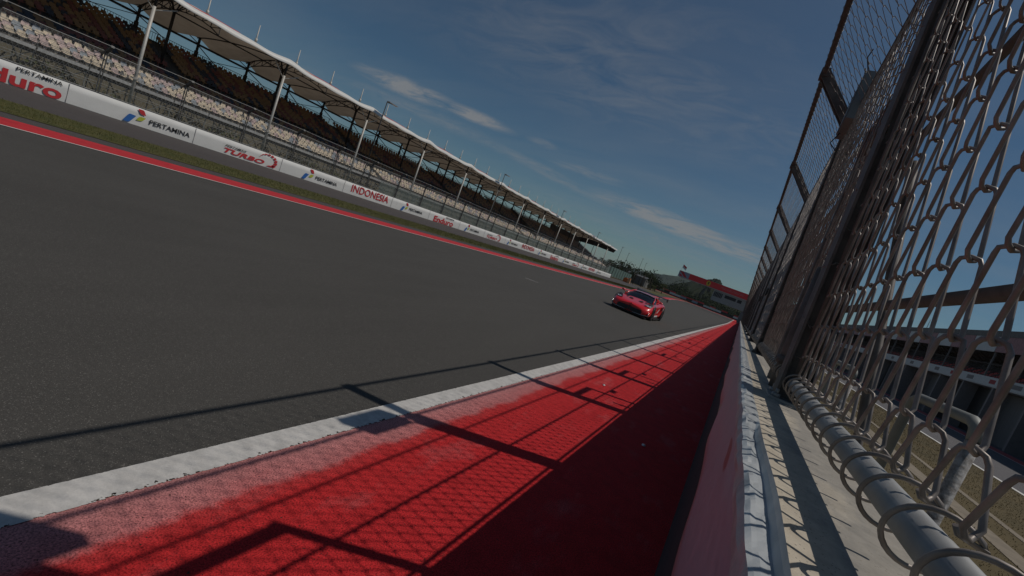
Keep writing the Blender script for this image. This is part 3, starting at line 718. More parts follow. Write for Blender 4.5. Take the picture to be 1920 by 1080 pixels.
# seats
def seat_mb(cx, cy, z, det):
    """seat facing the track (+x)"""
    mb = MB(); w_ = .143
    if det:
        bk = []
        for j in range(5):
            v = j/4; xx = cx-.10-.05*v; zz_ = z+.20+.20*v; ww = w_*(1-.22*v*v)
            bk.append([(xx-.02*(1-abs(u))*1, cy+ww*u, zz_) for u in (-1, -.5, 0, .5, 1)])
        mb.grid(bk)
        mb.grid([[(cx-.10+.24*q, cy+w_*u, z+.20-.02*(1-u*u)-.03*(q == 1)) for u in (-1, -.5, 0, .5, 1)] for q in (0, .5, .9, 1)])
        mb.box(cx-.06, cx+.06, cy-.03, cy+.03, z, z+.18)
    else:
        mb.face([(cx-.10, cy-w_, z+.16), (cx-.10, cy+w_, z+.16), (cx-.15, cy+w_*.8, z+.40), (cx-.15, cy-w_*.8, z+.40)])
        mb.face([(cx-.10, cy-w_, z+.19), (cx-.10, cy+w_, z+.19), (cx+.13, cy+w_, z+.18), (cx+.13, cy-w_, z+.18)])
        mb.face([(cx+.13, cy-w_, z+.18), (cx+.13, cy+w_, z+.18), (cx+.13, cy+w_*.9, z+.13), (cx+.13, cy-w_*.9, z+.13)])
    return mb
rest = MB(); ind = []; rn = random.Random(21)
for i in range(NR):
    if i in (8, 9): continue
    x = RX0-RD*i; z = RZ0+RH*i; j = 0; y = GY0+.5
    while y < GY1-.5:
        up = i > 9
        a_ = (y % 14.12) < 1.0 and i > 9
        if not a_ and not (not up and (y % 28.2) < .9):
            up = i > 3; cc = int(y*2.77+(.0 if up else i*.9)); rr = random.Random(cc*7+(i//3 if up else i)*3); q = rr.random()  # rows behind the sunny front take the shade-darkened seat tones
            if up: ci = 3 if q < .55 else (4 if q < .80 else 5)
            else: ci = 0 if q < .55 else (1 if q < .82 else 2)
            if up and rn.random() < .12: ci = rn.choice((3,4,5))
            ind.append((y+(0 if i < 5 else 30)+abs(y-6)*.0, x, y, z, ci))
        y += .36
ind.sort(); near_ = [q for q in ind if q[0] > 5.0][:100]; ns = set(near_)
for q in ind:
    if q in ns:
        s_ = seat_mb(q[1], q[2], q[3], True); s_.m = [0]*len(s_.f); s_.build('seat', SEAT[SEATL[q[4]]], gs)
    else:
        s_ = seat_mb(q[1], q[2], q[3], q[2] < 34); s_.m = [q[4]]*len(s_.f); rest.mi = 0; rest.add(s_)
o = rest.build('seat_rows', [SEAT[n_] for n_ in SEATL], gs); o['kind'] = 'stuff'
# rear railing
mb = MB(); XR = RX0-RD*NR-.05; ZR = RZ0+RH*(NR-1)
for z in (ZR+.05, ZR+.55): mb.tube([(XR, GY0, z), (XR, GY1, z)], .022, 4)
y = GY0
while y < GY1:
    mb.bar((XR, y, ZR), (XR, y, ZR+.55), .016 if round((y-GY0)/.14) % 10 else .045); y += .14 if y < 60 else .42
mb.build('rear_railing', M['darksteel'], gs)
# roof
FX, RXB = -28.6, -38.9
def fz(y):
    d = ((y-11.1+3.53) % 7.06)-3.53
    return 6.21+.11*math.exp(-abs(d/1.2)**1.2)+.02*cos(2*pi*d/2.35)
def bz(y): return 6.42-.42*(.5+.5*cos(2*pi*(y-19.17)/3.53))**.7
def rz(u, y):       # u 0 front .. 1 back
    pk = 1.05*(abs(sin(pi*u)))**.8*(.72+.28*cos(2*pi*(y-14)/7.06))
    return fz(y)*(1-u)+bz(y)*u+pk-.18*sin(pi*u)*abs(sin(pi*(y-12.1)/3.53))
def rx(u, y): return FX*(1-u)+(RXB+.55*(.5-.5*cos(2*pi*(y-19.17)/3.53)))*u
RY0, RY1 = -6.0, 102.0
NB = int((RY1-RY0)/.294)
mb = MB(); rows = []
for i in range(NB+1):
    y = RY0+i*(RY1-RY0)/NB; rows.append([(rx(u/10, y), y, rz(u/10, y)) for u in range(11)])
mb.grid(rows); mb.build('roof_membrane', M['canopy'], gs)
mb = MB(); rows = []
for i in range(NB+1):
    y = RY0+i*(RY1-RY0)/NB; z = fz(y); hh = .27+.03*cos(2*pi*(y-11.1)/3.53)
    rows.append([(FX+.01, y, z-.03), (FX+.03, y, z), (FX-.16, y, z+hh), (FX-.19, y, z+hh)])
mb.grid(rows); 
M['fascia'] = mat('fascia_mat', (.66, .645, .61), .5, var=.04, scale=2)
mb.build('roof_fascia', M['fascia'], gs)
mb = MB()
for k in range(-1, 15):
    y0 = 12.1+7.06*k; rows = []
    for q in range(9):
        y = y0+.2+q*.34
        if y > RY1: break
        z = fz(y); hh = .27+.03*cos(2*pi*(y-11.1)/3.53); rows.append([(FX-.17, y, z+hh+.004), (FX-.55, y, z+hh+.10)])
    if len(rows) > 1: mb.grid(rows)
mb.build('red_trim', M['redboard'], gs)
for k in range(-2, 13):                    # front poles with forked arms
    y = 11.1+7.06*k
    if y > 102: break
    mb = MB(); mb.tube([(-29, y, 0), (-29, y, 5.62)], .075, 10); mb.box(-29.14, -28.86, y-.14, y+.14, 2.0, 2.06); mb.build('front_pole', M['palesteel'], gs)
    mb = MB(); mb.tube([(-29, y, 5.62), (-29, y, rz(.04, y)-.03)], .06, 8); mb.build('pole_head', M['darksteel'], gs)
    for s in (-1, 1):
        mb = MB(); mb.tube([(-29, y, 5.42), (-29.0, y+s*.95, 5.42+.95*(.95 if s < 0 else .55))], .032, 6); mb.build('pole_arm', M['palesteel'], gs)
def truss(y, wide):
    mb = MB(); pts = []
    for u in range(0, 11): pts.append(Vector((rx(u/10, y), y, rz(u/10, y)-.05)))
    low = [p+Vector((0, 0, -.38-.1*sin(pi*i/10))) for i, p in enumerate(pts)]
    for i in range(10):
        mb.bar(pts[i], pts[i+1], .06)
        if wide: mb.bar(low[i], low[i+1], .05); mb.bar(pts[i], low[i+1], .03); mb.bar(low[i], pts[i], .03)
    return mb
k = 0; y = 13.88-3.53*4
while y < 102:
    c_ = MB(); c_.tube([(-38, y, RZ0+RH*20), (-38, y, rz(.92, y))], .085, 6); c_.tube([(-38, y, 5.0), (-38, y, 5.5)], .13, 6); c_.build('rear_column', M['darksteel'], gs)
    truss(y, k % 2 == 0).build('roof_truss', M['darksteel'], gs)
    m_ = MB(); m_.tube([(-38, y, rz(.92, y)), (-38, y, 8.2), (-38, y, 9.35)], [.06, .055, .03], 6); m_.tube([(-38, y, 8.1), (-38, y, 8.35)], .10, 6); m_.build('mast', M['palesteel'], gs)
    b_ = MB(); b_.bar((-38, y, 5.9), (-38, y+1.77, 4.9 if k % 2 else 5.2), .05)
    if k % 2: b_.bar((-38, y, 5.0), (-38, y+3.53, 5.9), .04)
    b_.bar((-38.0, y+1.77, 5.95), (-39.0, y+1.77, bz(y+1.77)), .05); b_.bar((-38, y, 6.0), (-38.6, y-.4, 6.35), .05)
    b_.build('brace', M['darksteel'], gs)
    y += 3.53; k += 1
y = 13.9-7.06*2
while y < 97:
    c_ = MB(); c_.tube([(-33.8, y, 3.3), (-33.8, y, 6.6)], .085, 6)
    for a in range(6):
        q = a*pi/3; c_.bar((-33.8, y, 6.5), (-33.8+.5*cos(q), y+.5*sin(q), rz(.5, y)-.12), .05)
    c_.build('middle_column', M['darksteel'], gs); y += 7.06
mb = MB(); mb.bar((-38, GY0, 5.95), (-38, 97, 5.95), .13); mb.bar((-33.8, GY0, 6.52), (-33.8, 97, 6.52), .07); mb.build('long_beam', M['darksteel'], gs)
# stair wall that breaks the stand far down
mb = MB(); mb.face([(-29.6, 62, 1.8), (-29.6, 62.1, 2.6), (-37.8, 66, 5.4), (-37.8, 66, 4.6)]); mb.build('stair_wall', M['standc'], gs)
mb = MB(); mb.box(-38.2, -37.9, 84, 102, 3.5, 6.1); mb.build('end_wall', M['standc'], gs)
mb = MB(); mb.face([(-28.9, 101.9, 6.2), (-33, 101.9, 7.1), (-38.6, 101.9, 6.3), (-38.6, 101.9, 5.3), (-33, 101.9, 5.6), (-29.2, 101.9, 5.5)]); mb.build('end_gable', M['darksteel'], gs)
# shrubs under the stand
mb = MB(); rn = random.Random(9)
for _ in range(16000):
    y = rn.uniform(0, 60); x = rn.uniform(-34, -28.2); hmax = .75+.5*sin(y*.9)+.35*sin(y*2.3+x); z = rn.uniform(0, max(.3, hmax)); s_ = rn.uniform(.03, .09)
    a, b = rn.uniform(-1,1), rn.uniform(-1,1)
    mb.face([(x, y-s_, z), (x+s_*a, y, z-s_*.6), (x, y+s_, z+s_*b), (x-s_*a, y, z+s_)])
mb.face([(-40,-4,.03),(-27.2,-4,.03),(-27.2,60,.03),(-40,60,.03)])
o = mb.build('undergrowth', M['leafM'], kind='stuff'); tag(o, 'scrubby green plants growing beneath the grandstand', 'plants')

# lamps over the stand
def lamp(y, X=-28.0, label=''):
    o = thing('street_lamp', label, 'lamp', (X, y, 0), group='tall lamp posts along the grandstand')
    mb = MB(); mb.tube([(0,0,0), (0,0,5), (.02,0,7.42)], [.05,.045,.035], 8); lpart(mb, 'lamp_post', M['darksteel'], o)
    mb = MB(); mb.tube([(0,0,7.36), (.0,.35,7.43), (.0,.55,7.44)], .03, 6); lpart(mb, 'lamp_arm', M['darksteel'], o)
    mb = MB(); mb.box(-.14,.14,.1,1.05,7.44,7.50); lpart(mb, 'lamp_head', M['lamp'], o)
ords = ['nearest', 'second nearest', 'third nearest', 'fourth', 'fifth']
for k in range(5): lamp(25.6+19.3*k, label='tall dark lamp post with flat head before the grandstand, %s along the barrier' % ords[k])
for k, (x, y) in enumerate([(-30, 118), (-27, 122), (-29.5, 140)]): lamp(y, x, 'thin dark lamp post past the end of the grandstand, %s' % ('beside the last roof bay', 'among the palm trees', 'behind the grey shed')[k])

# ------------------------------------------------------------------ far end things
o = thing('green_screen_fence', 'low teal green screen fence past the end of the white banner', 'fence', (-30, 116, 0))
mb = MB(); mb.box(-29.5, -29.4, 103, 128, .3, 2.55); mb.build('screen', M['netsolid'], o)
mb = MB()
for k in range(11): mb.bar((-29.36, 103+2.5*k, 0), (-29.36, 103+2.5*k, 2.65), .07)
mb.build('posts', M['fencegrey'], o)
o = thing('storage_shed', 'long grey ribbed metal shed between the palm trees and the track end', 'shed', (-30.5, 142, .3))
mb = MB()
for k in range(14): mb.box(-33.6+.42*k, -33.6+.42*k+.39, 140+.05*(k % 2), 146, .3, 3.05)
mb.build('shed_walls', M['shed'], o)
mb = MB(); mb.face([(-33.9,139.7,3.0),(-27.5,139.7,3.0),(-27.5,143,3.5),(-33.9,143,3.5)]); mb.face([(-33.9,146.3,3.0),(-27.5,146.3,3.0),(-27.5,143,3.5),(-33.9,143,3.5)]); mb.build('shed_roof', M['fencegrey'], o)
o = thing('marshal_barrel', 'orange and white plastic barrier block standing on the grass by the far kerb', 'barrier', (-27, 116, .1))
mb = MB(); mb.box(-28.3,-27.2,116,116.5,.05,1.1); mb.box(-28.1,-27.4,116.05,116.45,1.1,1.3); mb.build('barrel_body', M['orange'], o)
mb = MB(); mb.box(-27.15,-26.5,115.9,116.4,.05,1.35); mb.box(-27.05,-26.6,116,116.3,1.35,1.5); mb.build('barrel_side', mat('pale_orange_mat', (.75,.38,.18), .5), o)

tb = thing('tyre_barrier', 'tyre barrier with red top edging and white boards closing the end of the straight', 'barrier', (-20, 200, .75))
rn = random.Random(2); xx = -38.
mbT, mbR = MB(), MB()
while xx < 2:
    for r_ in range(3):
        for c_ in range(4):
            cx, cz = xx+.3+c_*.55, .78+r_*.2
            mbT.tube([(cx, 200+r_*.0, cz), (cx, 200, cz+.19)], .27, 8)
    kind_ = rn.choice(['whiteboard','blueboard','black','whiteboard'])
    b_ = MB(); b_.box(xx+.02, xx+2.3, 200.3, 200.4, 1.38, 2.05+rn.uniform(0,.15)); b_.build('board', M[kind_], tb)
    if rn.random() < .72: mbR.box(xx, xx+2.3, 200.5, 200.7, 2.15, 2.62+rn.uniform(-.1,.1))
    xx += 2.35
mbT.build('tyres', M['tyre'], tb); mbR.build('red_edging', M['redboard'], tb)
mb = MB(); mb.box(-60, -38, 199.5, 200.2, .7, 1.5); mb.build('black_barrier', M['black'], tb)

# overhead bridge with red banner
gb = thing('overhead_bridge', 'red bannered overhead bridge reaching across the far end of the straight', 'bridge', (-6, 150, .4))
mb = MB(); mb.box(-21.1, 12, 150.06, 153, 5.95+1.55, 9.4); mb.build('bridge_deck', M['concrete2'], gb)
TZL, BZL = 9.36, 7.62
mb = MB(); mb.box(-17.9, 10, 149.95, 150.05, BZL, TZL); mb.build('red_banner', M['redbanner'], gb)
mb = MB(); mb.box(-21.2, -17.9, 149.96, 150.05, BZL-.02, TZL); mb.build('flag_banner', M['blueboard'], gb)
mb = MB(); mb.face([(-21.1,149.94,9.25),(-19.9,149.94,9.25),(-18.4,149.94,7.75),(-19.3,149.94,7.72)]); mb.face([(-20.9,149.94,8.4),(-20.2,149.94,8.2),(-19.9,149.94,7.7),(-20.7,149.94,7.7)]); mb.build('banner_pattern', M['redboard'], gb)
mb = MB(); mb.box(-21.3, 10, 149.9, 150.1, BZL-.14, BZL-.02); mb.build('lower_edge', M['pale'], gb)
mb = MB(); cx, cz = -12.0, 8.52
mb.face([(cx+.62*sin(a)*1, 149.93, cz+.72*cos(a)*(1 if cos(a) > 0 else 1.15)) for a in [2*pi*i/16 for i in range(16)]]); mb.build('shield', M['yellow'], gb)
mb = MB()      # rearing horse, simplified at its few pixels
mb.face([(cx+a, 149.92, cz+b) for a, b in [(-.1,-.55),(.0,-.5),(.05,-.2),(.2,-.35),(.24,-.3),(.15,.0),(.12,.2),(.22,.42),(.1,.5),(-.02,.36),(-.18,.3),(-.3,.16),(-.28,.1),(-.12,.14),(-.1,-.05),(-.24,-.2),(-.2,-.28),(-.06,-.2)]]); mb.build('horse_mark', M['black'], gb)
mb = MB()
for z0, xa, n_ in ((8.62, -8.2, 30), (8.28, -7.9, 28)):
    for i in range(n_):
        if i % 8 != 6: mb.box(xa+i*.22, xa+i*.22+.13, 149.92, 149.945, z0, z0+.17)
mb.build('small_lettering', mat('pale_red_mat', (.62,.25,.25), .5), gb)
mb = MB(); mb.box(-9.8, 12, 150.3, 152.8, 4.2, 7.5); mb.build('control_room', mat('control_room_mat', (.36,.36,.34), .8), gb)
for xa, xb, za, zb in ((-6.4,-3.2,6.0,6.95),(-2.8,-1.6,6.0,6.95)):
    mb = MB(); mb.box(xa, xb, 150.25, 150.31, za, zb); mb.build('window', M['black'], gb)
for i in range(6): mb = MB(); mb.box(-9.5+i*.42, -9.5+i*.42+.3, 150.25, 150.31, 5.5, 6.95); mb.build('window', M['black'], gb)
mb = MB(); mb.box(-.8, 12, 150.5, 152.6, .3, 4.2); mb.build('bridge_pier', M['concrete2'], gb)
fl = thing('flag', 'small red and white flag flying on a pole above the left end of the bridge', 'flag', (-20.6, 151, 9.4))
mb = MB(); mb.tube([(-20.95,151,9.3),(-20.95,151,11.6)], .035, 6); mb.build('flag_pole', M['pale'], fl)
for nm, z0, z1, m_ in (('red_half', 10.95, 11.5, 'redboard'), ('white_half', 10.4, 10.95, 'whiteboard')):
    mb = MB(); mb.grid([[(-20.9+i*.2, 151+.1*sin(i*1.3), z-.10*i) for z in (z0, z1)] for i in range(7)]); mb.build(nm, M[m_], fl)

# trees
def palm(x, y, z0, h, label, rn):
    o = thing('palm_tree', label, 'palm tree', (x, y, z0), group='palm trees past the grandstand')
    mb = MB(); lx = rn.uniform(-.4,.4); mb.tube([(0,0,0),(lx*.4,0,h*.5),(lx,0,h)], [.13,.10,.08], 6); lpart(mb, 'trunk', M['trunk'], o)
    mb = MB()
    for i in range(15):
        a = i*2*pi/15+rn.uniform(-.2,.2); ln = rn.uniform(.9,1.5); up = rn.uniform(-.2,.9); pts = []
        for q in range(7):
            u = q/6; pts.append(Vector((lx+cos(a)*ln*u, sin(a)*ln*u, h+up*ln*u-1.0*ln*u*u*.9)))
        sd = Vector((-sin(a), cos(a), 0))
        for q in range(6):
            for s in (-1, 1):
                for e in (0, .5):
                    p = pts[q].lerp(pts[q+1], e); wd = .28*(1-abs((q+e)/6-.4)); mb.face([p, p+(pts[q+1]-pts[q])*.35, p+sd*s*wd+Vector((cos(a)*.08,sin(a)*.08,-.16))])
    lpart(mb, 'crown', M['leafD'], o)
def tree(x, y, z0, h, w_, label, rn, m='leafD', group='leafy trees at the far end', n=700):
    o = thing('leafy_tree', label, 'tree', (x, y, z0), group=group)
    mb = MB(); mb.tube([(0,0,0),(0,0,h*.6)], [.16,.06], 6)
    for i in range(4):
        a = i*1.6; mb.tube([(0,0,h*.3),(cos(a)*w_*.5, sin(a)*w_*.5, h*.62)], [.07,.03], 5)
    lpart(mb, 'trunk', M['trunk'], o)
    mb = MB(); cl_ = [(rn.uniform(-.6,.6)*w_, rn.uniform(-.6,.6)*w_, h*rn.uniform(.42,.85), w_*rn.uniform(.28,.5)) for _ in range(9)]
    for _ in range(n):
        c = rn.choice(cl_); v = Vector((rn.gauss(0,1), rn.gauss(0,1), rn.gauss(0,.8))).normalized()*c[3]*rn.uniform(.55,1.08)
        p = Vector(c[:3])+v; p.z = max(.1, p.z); s_ = rn.uniform(.07,.17); r1 = Vector((rn.uniform(-1,1), rn.uniform(-1,1), rn.uniform(-1,1))).normalized()*s_; r2 = r1.orthogonal().normalized()*s_*.8
        mb.face([p-r1, p-r2, p+r1, p+r2])
    lpart(mb, 'crown', M[m], o)
NTH = ['first','second','third','fourth','fifth','sixth','seventh','eighth','ninth','tenth','eleventh','twelfth','thirteenth','fourteenth']
rn = random.Random(31)
PP = [(-38.5,128,3.2),(-37,131,3.6),(-36,126,4.0),(-34.8,133,4.7),(-33.6,128,4.3),(-32.6,134,4.5),(-31.4,130,4.1),(-30.2,135,4.2),(-29.0,131,4.5),(-27.9,136,4.7),(-26.8,132,4.2),(-25.8,137,4.4),(-24.8,135,3.9),(-40.5,134,3.6)]
for i, (x, y, h) in enumerate(sorted(PP)): palm(x, y, gz(y), h*1.02, 'slender palm past the grandstand, %s from the left of its row' % NTH[i], rn)
TT = [(-39.5,131,2.8,1.8),(-37.5,136,3.0,1.9),(-35,138,3.4,2.0),(-32,139,3.3,2.0),(-29,148,4.2,2.4),(-26.5,142,3.6,2.2),(-24.3,141,3.5,2.0),(-22.6,143,3.2,1.8),(-25.2,139,1.9,1.5)]
for i, (x, y, h, w_) in enumerate(TT): tree(x, y, gz(y), h, w_, 'bushy tree below the palms past the grandstand, %s from the left' % NTH[i], rn, 'leafM' if i > 6 else 'leafD')
mb = MB(); rn = random.Random(8)                 # wood at the foot of the hill, one mass
for _ in range(16000):
    x = rn.uniform(-80, 22); y = rn.uniform(225, 330); b_ = 3.2+1.6*sin(x*.35+y*.05)+1.4*sin(x*.9+y); z = .7+rn.uniform(.0, 1)*max(1.0, b_)*(1+(y-225)/90); s_ = rn.uniform(.2, .5)
    r1 = Vector((rn.uniform(-1,1), rn.uniform(-1,1), rn.uniform(-1,1))).normalized()*s_; r2 = r1.orthogonal().normalized()*s_; p = Vector((x,y,z)); mb.face([p-r1, p-r2, p+r1, p+r2])
o = mb.build('woodland', M['leafD'], kind='stuff'); tag(o, 'dense low woodland at the foot of the hill behind the tyre barrier', 'woodland')

# ------------------------------------------------------------------ pit building
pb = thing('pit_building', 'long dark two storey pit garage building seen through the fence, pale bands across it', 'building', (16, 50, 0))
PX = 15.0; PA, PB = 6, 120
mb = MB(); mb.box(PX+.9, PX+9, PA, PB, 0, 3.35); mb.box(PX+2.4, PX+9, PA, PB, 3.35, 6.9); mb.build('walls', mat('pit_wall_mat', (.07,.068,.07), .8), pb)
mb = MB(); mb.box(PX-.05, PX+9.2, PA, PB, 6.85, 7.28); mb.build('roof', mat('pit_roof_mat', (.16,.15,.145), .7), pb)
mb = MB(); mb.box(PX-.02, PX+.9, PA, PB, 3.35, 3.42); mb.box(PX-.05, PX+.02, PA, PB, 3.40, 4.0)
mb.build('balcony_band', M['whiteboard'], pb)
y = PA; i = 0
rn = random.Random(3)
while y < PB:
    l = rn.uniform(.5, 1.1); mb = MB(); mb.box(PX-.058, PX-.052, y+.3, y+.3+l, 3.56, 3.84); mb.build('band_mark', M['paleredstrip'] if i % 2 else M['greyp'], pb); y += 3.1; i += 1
PRB = mat('rose_board_mat', (.33,.13,.14), .5)
y = PA; i = 0
while y < PB:                                       # hung banners under the roof
    m_ = M['whiteboard'] if i % 2 == 0 else PRB
    mb = MB(); mb.box(PX-.03, PX+.03, y+.04, y+3.6, 5.75, 6.84); mb.build('hung_banner', m_, pb)
    mb = MB(); mb.bar((PX+.1, y, 4.0), (PX+.1, y, 6.85), .09); mb.build('pillar', M['greyp'], pb)
    y += 3.66; i += 1
y = PA
while y < PB:                                       # garages
    mb = MB(); mb.box(PX, PX+.9, y, y+.22, 0, 3.35); mb.build('garage_pier', M['greyp'], pb)
    mb = MB(); mb.box(PX+.86, PX+.9, y+.22, y+4.3, 0, 3.3); mb.build('garage_door', M['black'] if int(y) % 3 else M['shed'], pb)
    y += 4.3
mb = MB(); rn = random.Random(12); y = PA
while y < PB:
    for s in (0, .5): mb.bar((PX+.1, y, 4.0), (PX+2.2, y+s*2, 5.7), .04); 
    mb.bar((PX+.05, y, 4.9), (PX+.05, y+1.2, 4.9), .03); mb.bar((PX+.05, y, 4.0), (PX+.05, y, 4.9), .03); mb.bar((PX+.2, y, 5.7), (PX+1.8, y+1.2, 5.2), .05)
    y += 1.2
mb.build('balcony_frame', M['steel'], pb)
mb = MB(); y = PA
while y < PB:
    for r_ in range(2): mb.box(PX+.9+r_*.6, PX+1.2+r_*.6, y, y+.4, 3.9+r_*.3, 4.35+r_*.3)
    y += .52
o = mb.build('red_seat_rows', M['redboard'], pb); o['kind'] = 'stuff'
for k, (y, h) in enumerate([(37, 1.5), (28.5, 1.9), (61, 1.3)]):
    mb = MB(); mb.tube([(PX+1, y, 7.2), (PX+1, y, 7.3+h)], .025, 5); mb.build('roof_aerial', M['greyp'], pb)

# ------------------------------------------------------------------ race car
car = thing('race_car', 'low red racing coupe with a dark rear wing driving toward the camera on the track', 'car', (-4.53, 24.0, 0))
# own space: +x = image right (car's left side), -y = forward (nose). half width .98
def sec(y, pts):  # pts: half profile from bottom centre outwards and up to top centre
    full = [(-x, y, z) for x, z in pts[::-1]]+[(x, y, z) for x, z in pts[1:]]
    return full
secs = [
 (-2.26, [(0,.14),(.30,.14),(.55,.15),(.66,.19),(.68,.26),(.64,.36),(.55,.43),(.30,.48),(0,.50)]),
 (-2.16, [(0,.13),(.45,.13),(.78,.14),(.88,.20),(.88,.30),(.82,.42),(.70,.50),(.38,.55),(0,.56)]),
 (-1.95, [(0,.12),(.55,.12),(.90,.13),(.96,.20),(.97,.34),(.93,.50),(.80,.60),(.42,.60),(0,.61)]),
 (-1.65, [(0,.12),(.55,.12),(.92,.13),(.97,.22),(.985,.42),(.96,.62),(.83,.71),(.48,.655),(0,.66)]),
 (-1.30, [(0,.12),(.55,.12),(.92,.13),(.97,.24),(.985,.46),(.96,.68),(.82,.77),(.52,.71),(0,.72)]),
 (-.95, [(0,.12),(.55,.12),(.90,.13),(.95,.22),(.96,.44),(.93,.66),(.80,.77),(.55,.77),(0,.79)]),
 (-.55, [(0,.12),(.55,.12),(.88,.13),(.93,.20),(.90,.42),(.90,.64),(.82,.77),(.55,.82),(0,.84)]),
 (0, [(0,.12),(.55,.12),(.88,.13),(.93,.20),(.87,.42),(.90,.66),(.84,.79),(.55,.84),(0,.86)]),
 (.55, [(0,.12),(.55,.12),(.90,.13),(.95,.20),(.92,.44),(.95,.70),(.88,.83),(.55,.88),(0,.90)]),
 (.95, [(0,.12),(.55,.12),(.92,.14),(.98,.24),(1.0,.50),(.99,.76),(.90,.90),(.55,.94),(0,.97)]),
 (1.35, [(0,.12),(.55,.12),(.92,.14),(.99,.26),(1.01,.52),(1.0,.78),(.90,.91),(.55,.95),(0,.97)]),
 (1.80, [(0,.14),(.55,.14),(.90,.18),(.97,.30),(.99,.54),(.96,.76),(.86,.86),(.55,.89),(0,.90)]),
 (2.25, [(0,.22),(.55,.22),(.82,.26),(.90,.36),(.91,.56),(.88,.74),(.76,.80),(.50,.82),(0,.83)]),
]
def up2(rows):      # one Chaikin-like refinement lengthwise and across
    out = []
    for a, b in zip(rows, rows[1:]): out += [a, [tuple((p[i]+q[i])/2 for i in range(3)) for p, q in zip(a, b)]]
    out.append(rows[-1]); return out
rows = [sec(y, p) for y, p in secs]
mb = MB(); mb.grid(rows); mb.face(rows[0]); mb.face(rows[-1][::-1])
body = lpart(mb, 'body', M['carred'], car)
sub = body.modifiers.new('s', 'SUBSURF'); sub.levels = 2; sub.render_levels = 2
# greenhouse
gh = [(-1.02, .62, .775, .73), (-.50, .70, .81, .955), (-.05, .66, .84, 1.10), (.25, .62, .86, 1.145), (.60, .59, .89, 1.145), (.95, .55, .93, 1.10), (1.45, .50, .93, 1.02), (1.9, .46, .88, .90)]
rows = []
for y, hw, zb, zt in gh:
    h = max(.02, zt-zb); pts = [(hw+.08, zb-.06), (hw+.05, zb+.02), (hw, zb+h*.5), (hw*.88, zb+h*.82), (hw*.6, zt-.015), (0, zt+.005)]
    rows.append([(-x, y, z) for x, z in pts]+[(x, y, z) for x, z in pts[::-1][1:]])
mb = MB(); mb.grid(rows); cab = lpart(mb, 'cabin', M['glass'], car); sub = cab.modifiers.new('s', 'SUBSURF'); sub.levels = 1; sub.render_levels = 2
# red roof panel, pillars
mb = MB(); rr_ = []
for y, hw, zb, zt in gh[2:]:
    h = max(.02, zt-zb); rr_.append([(-hw*.80, y, zt-.045*h*2+.012), (-hw*.55, y, zt+.006), (0, y, zt+.022), (hw*.55, y, zt+.006), (hw*.80, y, zt-.045*h*2+.012)])
mb.grid(rr_); lpart(mb, 'roof_panel', M['carred'], car)
for s in (-1, 1):
    mb = MB(); mb.tube([(s*.73, -.98, .785), (s*.665, -.44, .97), (s*.585, -.05, 1.09), (s*.52, .25, 1.135)], [.035,.03,.03,.03], 8); lpart(mb, 'windscreen_pillar', M['carred'], car)
    mb = MB(); mb.tube([(s*.60, .25, 1.08), (s*.61, .75, 1.00), (s*.64, 1.2, .93)], [.03,.06,.08], 8); lpart(mb, 'rear_pillar', M['carred'], car)
mb = MB(); mb.grid([[(-.49, -.11, 1.085), (-.2, -.12, 1.112), (.2, -.12, 1.112), (.49, -.11, 1.085)], [(-.46, -.04, 1.11), (-.2, -.04, 1.135), (.2, -.04, 1.135), (.46, -.04, 1.11)]]); lpart(mb, 'sun_strip', M['chrome'], car)
